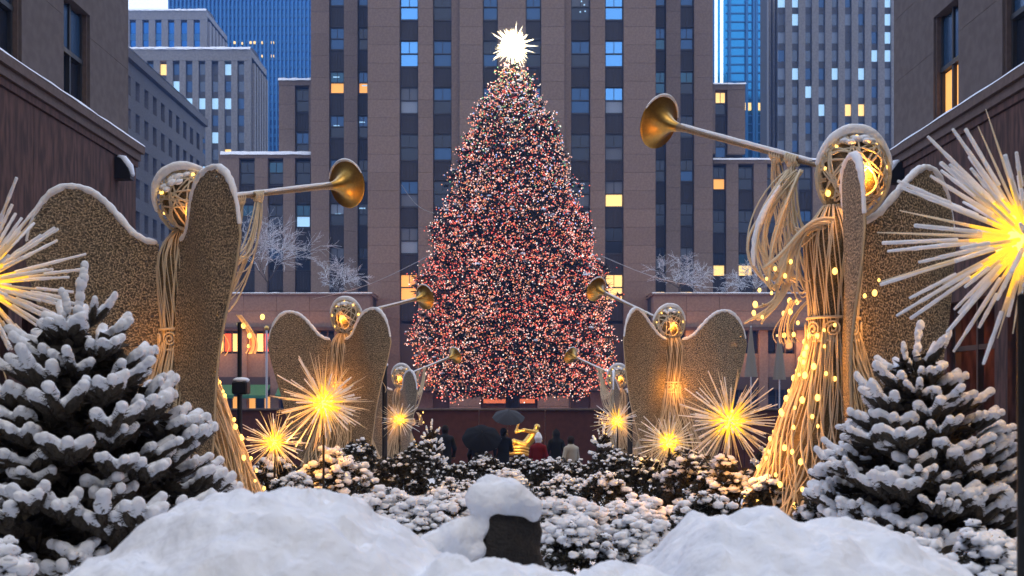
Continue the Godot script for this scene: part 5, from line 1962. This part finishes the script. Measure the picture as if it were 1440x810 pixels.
func angel(label: String, where: Vector3, turn: float, sweep_l: float, sweep_r: float, bell_at: Vector3, scale: float, light: float, garlands: int, head_world: Vector3, drape := 0.4, tilt := 0.22, roll := 0.0, near_wing := 1.0, head_glow := 0.5, lit_side := 0.0, scale_light := 1.0) -> void:
	var t := thing("wire_angel", label, "angel sculpture", where, "trumpeting wire angels", turn)
	var sc := Transform3D(Basis.from_scale(Vector3.ONE * scale), Vector3.ZERO)
	var inv := t.transform.affine_inverse()
	var gown := part(t, "gown", shared.gown, M.gauze, sc)
	part(gown, "robe_wires", shared.strands, M.wire, Transform3D(), "stuff")
	part(gown, "belt", shared.belt, M.wire)
	var head_at := inv * head_world
	var look := (inv * bell_at - head_at).normalized() * 0.6 + (inv.basis * (head_world - Vector3(0, EYE, 0))).normalized()
	var face := Basis.looking_at(Vector3(look.x, 0.0, look.z).normalized()) * Basis(Vector3.BACK, roll) * Basis(Vector3.RIGHT, tilt)
	var head := part(t, "head", shared.head_ball, M.gauze, Transform3D(face * Basis.from_scale(Vector3.ONE * scale * 1.34), head_at))
	part(head, "hair_wires", shared.hair, M.wire)
	part(head, "head_snow", shared.head_snow, M.snow)
	var halo := part(t, "halo", shared.halo, M.wire, Transform3D(face * Basis.from_scale(Vector3(0.84, 0.92, 0.9) * scale), head_at))
	part(halo, "halo_snow", shared.halo_snow, M.snow)
	for sd in [-1.0, 1.0]:
		var sw := deg_to_rad(sweep_l if sd < 0 else sweep_r)
		var dir := Vector3(sd * cos(sw), 0, sin(sw))
		var bas := Basis(dir, Vector3.UP, dir.cross(Vector3.UP)).scaled(Vector3.ONE * scale * (near_wing if sd < 0 else 1.0))
		var w := part(t, "wing", shared.wing, M.wing, Transform3D(bas, Vector3(sd * 0.13, 0, 0.13) * scale))
		part(w, "wing_frame", shared.wing_frame, M.wire_dark)
		part(w, "wing_snow", shared.wing_snow, M.snow)
	# trumpet from the mouth to the bell
	var bell := inv * bell_at
	var mouth := head_at + (bell - head_at).normalized() * 0.20 * scale
	var L := mouth.distance_to(bell)
	var ax := (bell - mouth).normalized()
	var bas := span(Vector3.ZERO, ax).basis
	var tube := Shape.new()
	tube.lathe([[0.0, 0.0], [0.024, 0.0], [0.026, 0.02], [0.016, 0.05], [0.019, L * 0.5], [0.024, L - 0.30], [0.034, L - 0.20]], 12)
	var tr := part(t, "trumpet", tube.done(), M.trumpet_tube, Transform3D(bas, mouth))
	var bl := Shape.new()
	bl.lathe([[0.033, L - 0.205], [0.045, L - 0.15], [0.065, L - 0.10], [0.10, L - 0.055], [0.15, L - 0.02], [0.198, L], [0.214, L + 0.006], [0.216, L + 0.012], [0.198, L + 0.006], [0.145, L - 0.012], [0.09, L - 0.05], [0.05, L - 0.10], [0.02, L - 0.2]], 32)
	part(tr, "bell", bl.done(), M.brass)
	var sn := Shape.new()
	var sp := []
	var sr := []
	for k in 16:
		var f := lerpf(0.10, 0.86, k / 15.0)
		sp.append(Vector3(0, L * f, 0.020))
		sr.append(0.0155 + 0.004 * rng.randf())
	sn.tube(sp, sr, 6, true)
	part(tr, "trumpet_snow", sn.done(), M.snow)
	# snow on the rim of the bell
	var rim := []
	var rr := []
	for k in 13:
		var a := PI * (0.12 + 0.76 * k / 12.0)
		rim.append(Vector3(cos(a) * 0.216, L + 0.004, sin(a) * 0.216))
		rr.append(0.006 + 0.008 * sin(PI * k / 12.0))
	var rs := Shape.new()
	rs.tube(rim, rr, 6, true)
	part(tr, "rim_snow", rs.done(), M.snow)
	# arms: bundles of wire from the shoulders to the trumpet, with wide hanging sleeves
	var bulbs := []
	for sd in [-1.0, 1.0]:
		var sh := Vector3(sd * 0.17, 1.93, -0.02) * scale
		var wrist := mouth + ax * (0.30 if sd < 0 else 0.46) * scale + Vector3(sd * 0.02, -0.01, 0)
		var fwd := (wrist - sh).slide(Vector3.UP).normalized()
		var elbow := sh.lerp(wrist, 0.45) + Vector3(sd * 0.10, -0.42, 0) * scale
		var arm := Shape.new()
		for k in 9:
			var off := Vector3(rng.randfn(0, 0.03), rng.randfn(0, 0.03), rng.randfn(0, 0.03)) * scale
			arm.tube(bez(sh + off, elbow + off * 1.6 + Vector3(0, 0.05, 0), elbow + off * 1.4 + fwd * 0.18, wrist + off * 0.35, 12), [0.006 * scale], 5)
		part(t, "arm", arm.done(), M.wire)
		# a hand of wire closed round the tube
		var hand := Shape.new()
		hand.ball(wrist + Vector3(0, -0.03, 0) * scale, Vector3(0.035, 0.03, 0.045) * scale, 6, 8)
		for k in 5:
			var c := wrist + ax * (k - 2) * 0.022 * scale
			var loop := []
			for s in 8:
				var a := -0.5 * PI + 1.6 * PI * s / 7.0 * (1.0 if k < 4 else -0.7)
				loop.append(c + (Vector3.UP * sin(a) + ax.cross(Vector3.UP) * cos(a)) * 0.034 * scale)
			hand.tube(loop, [0.010 * scale], 5, true)
		part(t, "hand", hand.done(), M.wire)
		var sl := Shape.new()
		var front := Vector3(sd * 0.12, 1.50, -0.16) * scale
		for k in 9:
			var f := k / 8.0 * minf(drape, 0.4)
			var jit := Vector3(rng.randfn(0, 0.04), rng.randfn(0, 0.05), rng.randfn(0, 0.04)) * scale
			var a := wrist + Vector3(0, -0.03, 0) + jit * 0.4
			var end := front.lerp(elbow, f * 0.8) + jit
			var sag := (0.12 + 0.40 * f) * scale
			sl.tube(bez(a, a + fwd * 0.22 * f * scale + Vector3(sd * 0.05, -sag * 0.7, 0), end + fwd * (0.12 + 0.22 * f) * scale + Vector3(sd * 0.08, -0.45 * f * scale, 0), end, 14), [0.0045 * scale if k % 3 else 0.007 * scale], 5)
		# snow caught on the outer curve of the sleeve
		part(t, "sleeve", sl.done(), M.wire)
		var cuff := Shape.new()
		var low := front.lerp(elbow, 0.6) + Vector3(sd * 0.04, -0.20 * scale, 0) + fwd * 0.10 * scale
		for k in 7:
			var jit := Vector3(rng.randfn(0, 0.025), 0, rng.randfn(0, 0.025)) * scale
			cuff.tube(bez(low + jit, low + jit + fwd * 0.14 + Vector3(0, -0.12, 0), low + fwd * 0.18 + jit * 2.0 + Vector3(0, -0.22, 0), low + fwd * 0.10 + jit * 2.0 + Vector3(0, -0.30, 0), 8), [0.0045 * scale], 5)
		part(t, "cuff", cuff.done(), M.wire)
		for k in 4:
			bulbs.append(low + fwd * rng.randf_range(0.02, 0.2) + Vector3(rng.randfn(0, 0.04), -0.08 * k, rng.randfn(0, 0.04)))
	if drape > 0.8:
		# the raised arm's great open sleeve: loops of wire from the trumpet down to the elbow
		var sv := Shape.new()
		for k in 20:
			var f := k / 19.0
			var dz := rng.randf_range(-0.14, 0.14)
			var a := inv * at(1106 + 26 * rng.randf(), 238 + 8 * rng.randf(), 7.25)
			var c1 := inv * at(lerpf(1052, 1112, f) + rng.randfn(0, 5), 292 + rng.randfn(0, 8), 7.15 + dz)
			var c2 := inv * at(lerpf(1028, 1078, f) + rng.randfn(0, 5), 366 + rng.randfn(0, 8), 7.05 + dz)
			var e := inv * at(lerpf(1082, 1124, rng.randf()), 398 + rng.randfn(0, 7), 6.98 + dz * 0.6)
			sv.tube(bez(a, c1, c2, e, 14), [0.006 if k % 4 else 0.011], 5)
		for k in 12:
			# shoulder arches and the under-sleeve running to the elbow
			var dz := rng.randf_range(-0.12, 0.10)
			var a := inv * at(1172, 312 + rng.randfn(0, 5), 7.0 + dz)
			var e := inv * at(1098 + rng.randfn(0, 8), 396 + rng.randfn(0, 6), 6.95 + dz)
			sv.tube(bez(a, inv * at(1128, 300 + rng.randfn(0, 6), 6.98 + dz), inv * at(1112 + rng.randfn(0, 5), 350, 6.95 + dz), e, 12), [0.008 if k % 3 else 0.014], 5)
		for k in 9:
			# tail of the cuff
			var a := inv * at(1106 + rng.randfn(0, 8), 398, 6.95)
			var e := inv * at(1062 + rng.randfn(0, 9), 446 + rng.randfn(0, 8), 6.9)
			sv.tube(bez(a, inv * at(1098, 425, 6.95), inv * at(1082 + rng.randfn(0, 6), 432, 6.92), e, 8), [0.008], 5)
		for k in 9:
			# gathers of the other sleeve behind the gown
			var a := inv * at(1204, 392 + rng.randfn(0, 6), 7.2)
			sv.tube(bez(a, inv * at(1214, 424 + rng.randfn(0, 6), 7.2), inv * at(1238, 420 + rng.randfn(0, 6), 7.25), inv * at(1236 + rng.randfn(0, 4), 380, 7.3), 10), [0.009], 5)
		part(t, "raised_sleeve", sv.done(), M.wire)
		var lie := Shape.new()
		var lp := bez(inv * at(1096, 262, 7.1), inv * at(1072, 296, 7.05), inv * at(1056, 330, 7.0), inv * at(1060, 372, 6.95), 14)
		var lr := []
		for k in 15:
			lr.append(0.006 + 0.013 * sin(PI * k / 14.0) + 0.007 * rng.randf())
		lie.tube(lp, lr, 7, true)
		part(t, "sleeve_snow", lie.done(), M.snow)
		for e in [[1078, 392], [1068, 408], [1060, 440], [1072, 446], [1090, 378], [1104, 388], [1112, 368], [1062, 428], [1085, 412], [1230, 412], [1216, 416], [1236, 394]]:
			bulbs.append(inv * at(e[0], e[1], 6.88))
	# strings of small lamps down the front of the gown, on the hem and in the halo
	for g in garlands:
		var a := -PI / 2 + lit_side + (g - (garlands - 1) / 2.0) * 0.42
		for k in 11:
			var y := 0.08 + 1.15 * clampf((k + rng.randf_range(-0.45, 0.45)) / 10.0, 0.0, 1.0)
			var r := lerp_table(ROBE, y) * 1.07 + 0.01
			var aa := a + rng.randf_range(-0.22, 0.22)
			bulbs.append(Vector3(cos(aa) * r * 1.08, y, sin(aa) * r * 0.94) * scale)
	for k in 9:
		var a := TAU * k / 9.0 + 0.2
		bulbs.append(head_at + face * Vector3(cos(a) * 0.214, sin(a) * 0.248, 0.06) * scale)
	for k in 6:
		var y := 0.9 + 0.18 * k
		bulbs.append(Vector3(0.24 * (1 if k % 2 else -1), y, 0.10) * scale)
	for p in bulbs:
		part(t, "light_bulb", shared.fairy_bulb, M.bulb, Transform3D(Basis.from_scale(Vector3.ONE * scale * rng.randf_range(0.55, 1.1)), p))
	# their light, gathered at the gown's front, the chest and the halo
	var warm := Color(1.0, 0.64, 0.22)
	var aim := Basis(Vector3.UP, -lit_side)
	lamp(t, aim * Vector3(0.0, 0.45, -0.80) * scale, warm, 0.14 * light, 0.12, 5.0)
	lamp(t, aim * Vector3(0.0, 1.10, -0.46) * scale, warm, 0.09 * light, 0.12, 5.0)
	lamp(t, Vector3(0.0, 1.25, 0.33) * scale, warm, (0.015 if scale_light < 1.0 else 0.07) * light, 0.1, 5.0)
	lamp(t, head_at + face * Vector3(0, 0.0, 0.26) * scale, warm, 0.10 * head_glow, 0.04, 3.0)
	# base frame on the bed
	var base := Shape.new()
	base.lathe([[0.0, -0.12], [0.52, -0.12], [0.52, -0.05], [0.48, -0.01], [0.0, -0.01]], 24, sc)
	part(t, "base", base.done(), M.dark_bronze)


func angels() -> void:
	make_angel_parts()
	rng.seed = 64
	angel("large wire angel on the left, long trumpet pointing right", at(258, 702, 8.0), deg_to_rad(-40), 38.0, 15.0, at(487, 259, 9.3), 1.0, 1.0, 3, at(270, 285, 7.95), 0.4, 0.55, 0.45, 1.0, 0.12, 0.5, 0.5)
	angel("largest wire angel on the right with glowing head and draped sleeve", at(1172, 716, 7.1), deg_to_rad(52), 19.5, 30.0, at(928, 172, 8.35), 1.0, 1.5, 4, at(1198, 246, 7.1), 1.0, 0.15, 0.0, 0.93, 1.6, -0.95, 0.5)
	angel("mid-sized wire angel behind the left starbursts, trumpet pointing at the tree", at(482, 655, 16.2), deg_to_rad(-30), 20.0, 14.0, at(597, 418, 17.4), 1.0, 1.3, 3, at(488, 446, 16.2))
	angel("mid-sized wire angel seen from behind with heart-shaped wings, right", at(943, 655, 16.2), deg_to_rad(12), 24.0, 24.0, at(839, 407, 17.4), 1.0, 1.3, 3, at(940, 456, 16.2))
	angel("smallest wire angel left of the tree, nearest the rink", at(564, 667, 24.2), deg_to_rad(-48), 20.0, 20.0, at(640, 500, 25.3), 1.0, 1.0, 3, at(566, 530, 24.2))
	angel("smallest wire angel right of the tree, nearest the rink", at(868, 667, 24.2), deg_to_rad(50), 20.0, 20.0, at(803, 500, 25.3), 1.0, 1.0, 3, at(868, 530, 24.2))


# ---------------------------------------------------------------- lit starbursts on stems

func starburst(label: String, c: Vector3, R: float, n: int, light: float, snowy: float, sd: int) -> void:
	rng.seed = 7000 + sd
	var ground := bed_y(c.z)
	var t := thing("light_starburst", label, "starburst lamp", Vector3(c.x, minf(ground, c.y - R), c.z), "glowing starbursts in the beds")
	var o := c - t.position
	part(t, "stem", cable([Vector3(0, -0.05, 0), o], 0.010, 6), M.black_metal)
	var hub := Shape.new()
	hub.ball(o, Vector3.ONE * R * 0.13, 10, 14)
	part(t, "lamp_core", hub.done(), M.burst_core)
	var bb := Shape.new()
	bb.ball(Vector3.ZERO, Vector3.ONE * 0.034 * R, 5, 7)
	var bm := bb.done()
	for k in 14:
		var y := 1.0 - 2.0 * (k + 0.5) / 14.0
		var a := k * 2.39996 + 1.0
		part(t, "light_bulb", bm, M.burst_core, Transform3D(Basis(), o + Vector3(sqrt(1.0 - y * y) * cos(a), y, sqrt(1.0 - y * y) * sin(a)) * R * rng.randf_range(0.14, 0.20)))
	var rod := Shape.new()
	var rr := R * (0.0115 if R > 0.5 else 0.010)
	rod.tube([Vector3(0, 0, 0), Vector3(0, 0.5, 0), Vector3(0, 1, 0)], [rr * 1.25, rr * 0.95, rr * 0.3], 6)
	var rm := rod.done()
	var lit := Shape.new()  # sleeve added on the inner rod, its core light put in as emission
	lit.tube([Vector3(0, 0, 0), Vector3(0, 0.25, 0), Vector3(0, 0.5, 0)], [rr * 1.5, rr * 1.3, rr * 0.9], 6)
	var lm := lit.done()
	var snows := []
	for k in 3:
		var s := Shape.new()
		var pts := []
		var rad := []
		var from := 0.28 + 0.14 * k
		for q in 10:
			var f := lerpf(from, 1.01, q / 9.0)
			pts.append(Vector3(0, f, rr * 0.7))
			rad.append(rr * (1.75 - 0.65 * f) * rng.randf_range(0.82, 1.22))
		s.tube(pts, rad, 7, true)
		snows.append(s.done())
	for k in n:
		var y := 1.0 - 2.0 * (k + 0.5) / n
		var a := k * 2.39996
		var dir := (Vector3(sqrt(1.0 - y * y) * cos(a), y, sqrt(1.0 - y * y) * sin(a)) + Vector3(rng.randfn(0, 0.10), rng.randfn(0, 0.10), rng.randfn(0, 0.10))).normalized()
		var len := R * rng.randf_range(0.60, 1.08)
		var ray := part(t, "ray", rm, M.ray, span(o + dir * R * 0.10, o + dir * len))
		part(ray, "glow_sleeve", lm, M.rod_glow, Transform3D(Basis.from_scale(Vector3(1, rng.randf_range(0.45, 1.0), 1)), Vector3.ZERO))
		if absf(dir.y) < 0.9 and rng.randf() < snowy:
			part(ray, "ray_snow", snows[k % 3], M.snow)
	lamp(t, o, Color(1.0, 0.70, 0.22), light, R * 0.25, 8.0)


func starbursts() -> void:
	starburst("large snow-covered starburst cut off by the left edge", at(-34, 398, 5.4), 0.60, 130, 1.2, 0.95, 1)
	starburst("largest starburst with long snowy rays cut off by the right edge", at(1446, 335, 4.6), 0.62, 130, 1.3, 0.9, 2)
	starburst("bright yellow starburst in front of the middle left angel", at(455, 566, 8.4), 0.42, 150, 1.2, 0.35, 3)
	starburst("smaller yellow starburst low beside the large left angel's hem", at(386, 622, 8.9), 0.31, 130, 0.9, 0.35, 4)
	starburst("tiny starburst before the smallest left angel", at(562, 590, 14.5), 0.32, 100, 0.55, 0.3, 5)
	starburst("tiny starburst before the smallest right angel", at(868, 592, 14.0), 0.36, 100, 0.55, 0.3, 6)
	starburst("small starburst low beneath the middle right angel", at(941, 622, 9.2), 0.33, 130, 0.9, 0.35, 7)
	starburst("bright yellow starburst just left of the largest right angel", at(1026, 592, 8.0), 0.42, 150, 1.2, 0.55, 8)
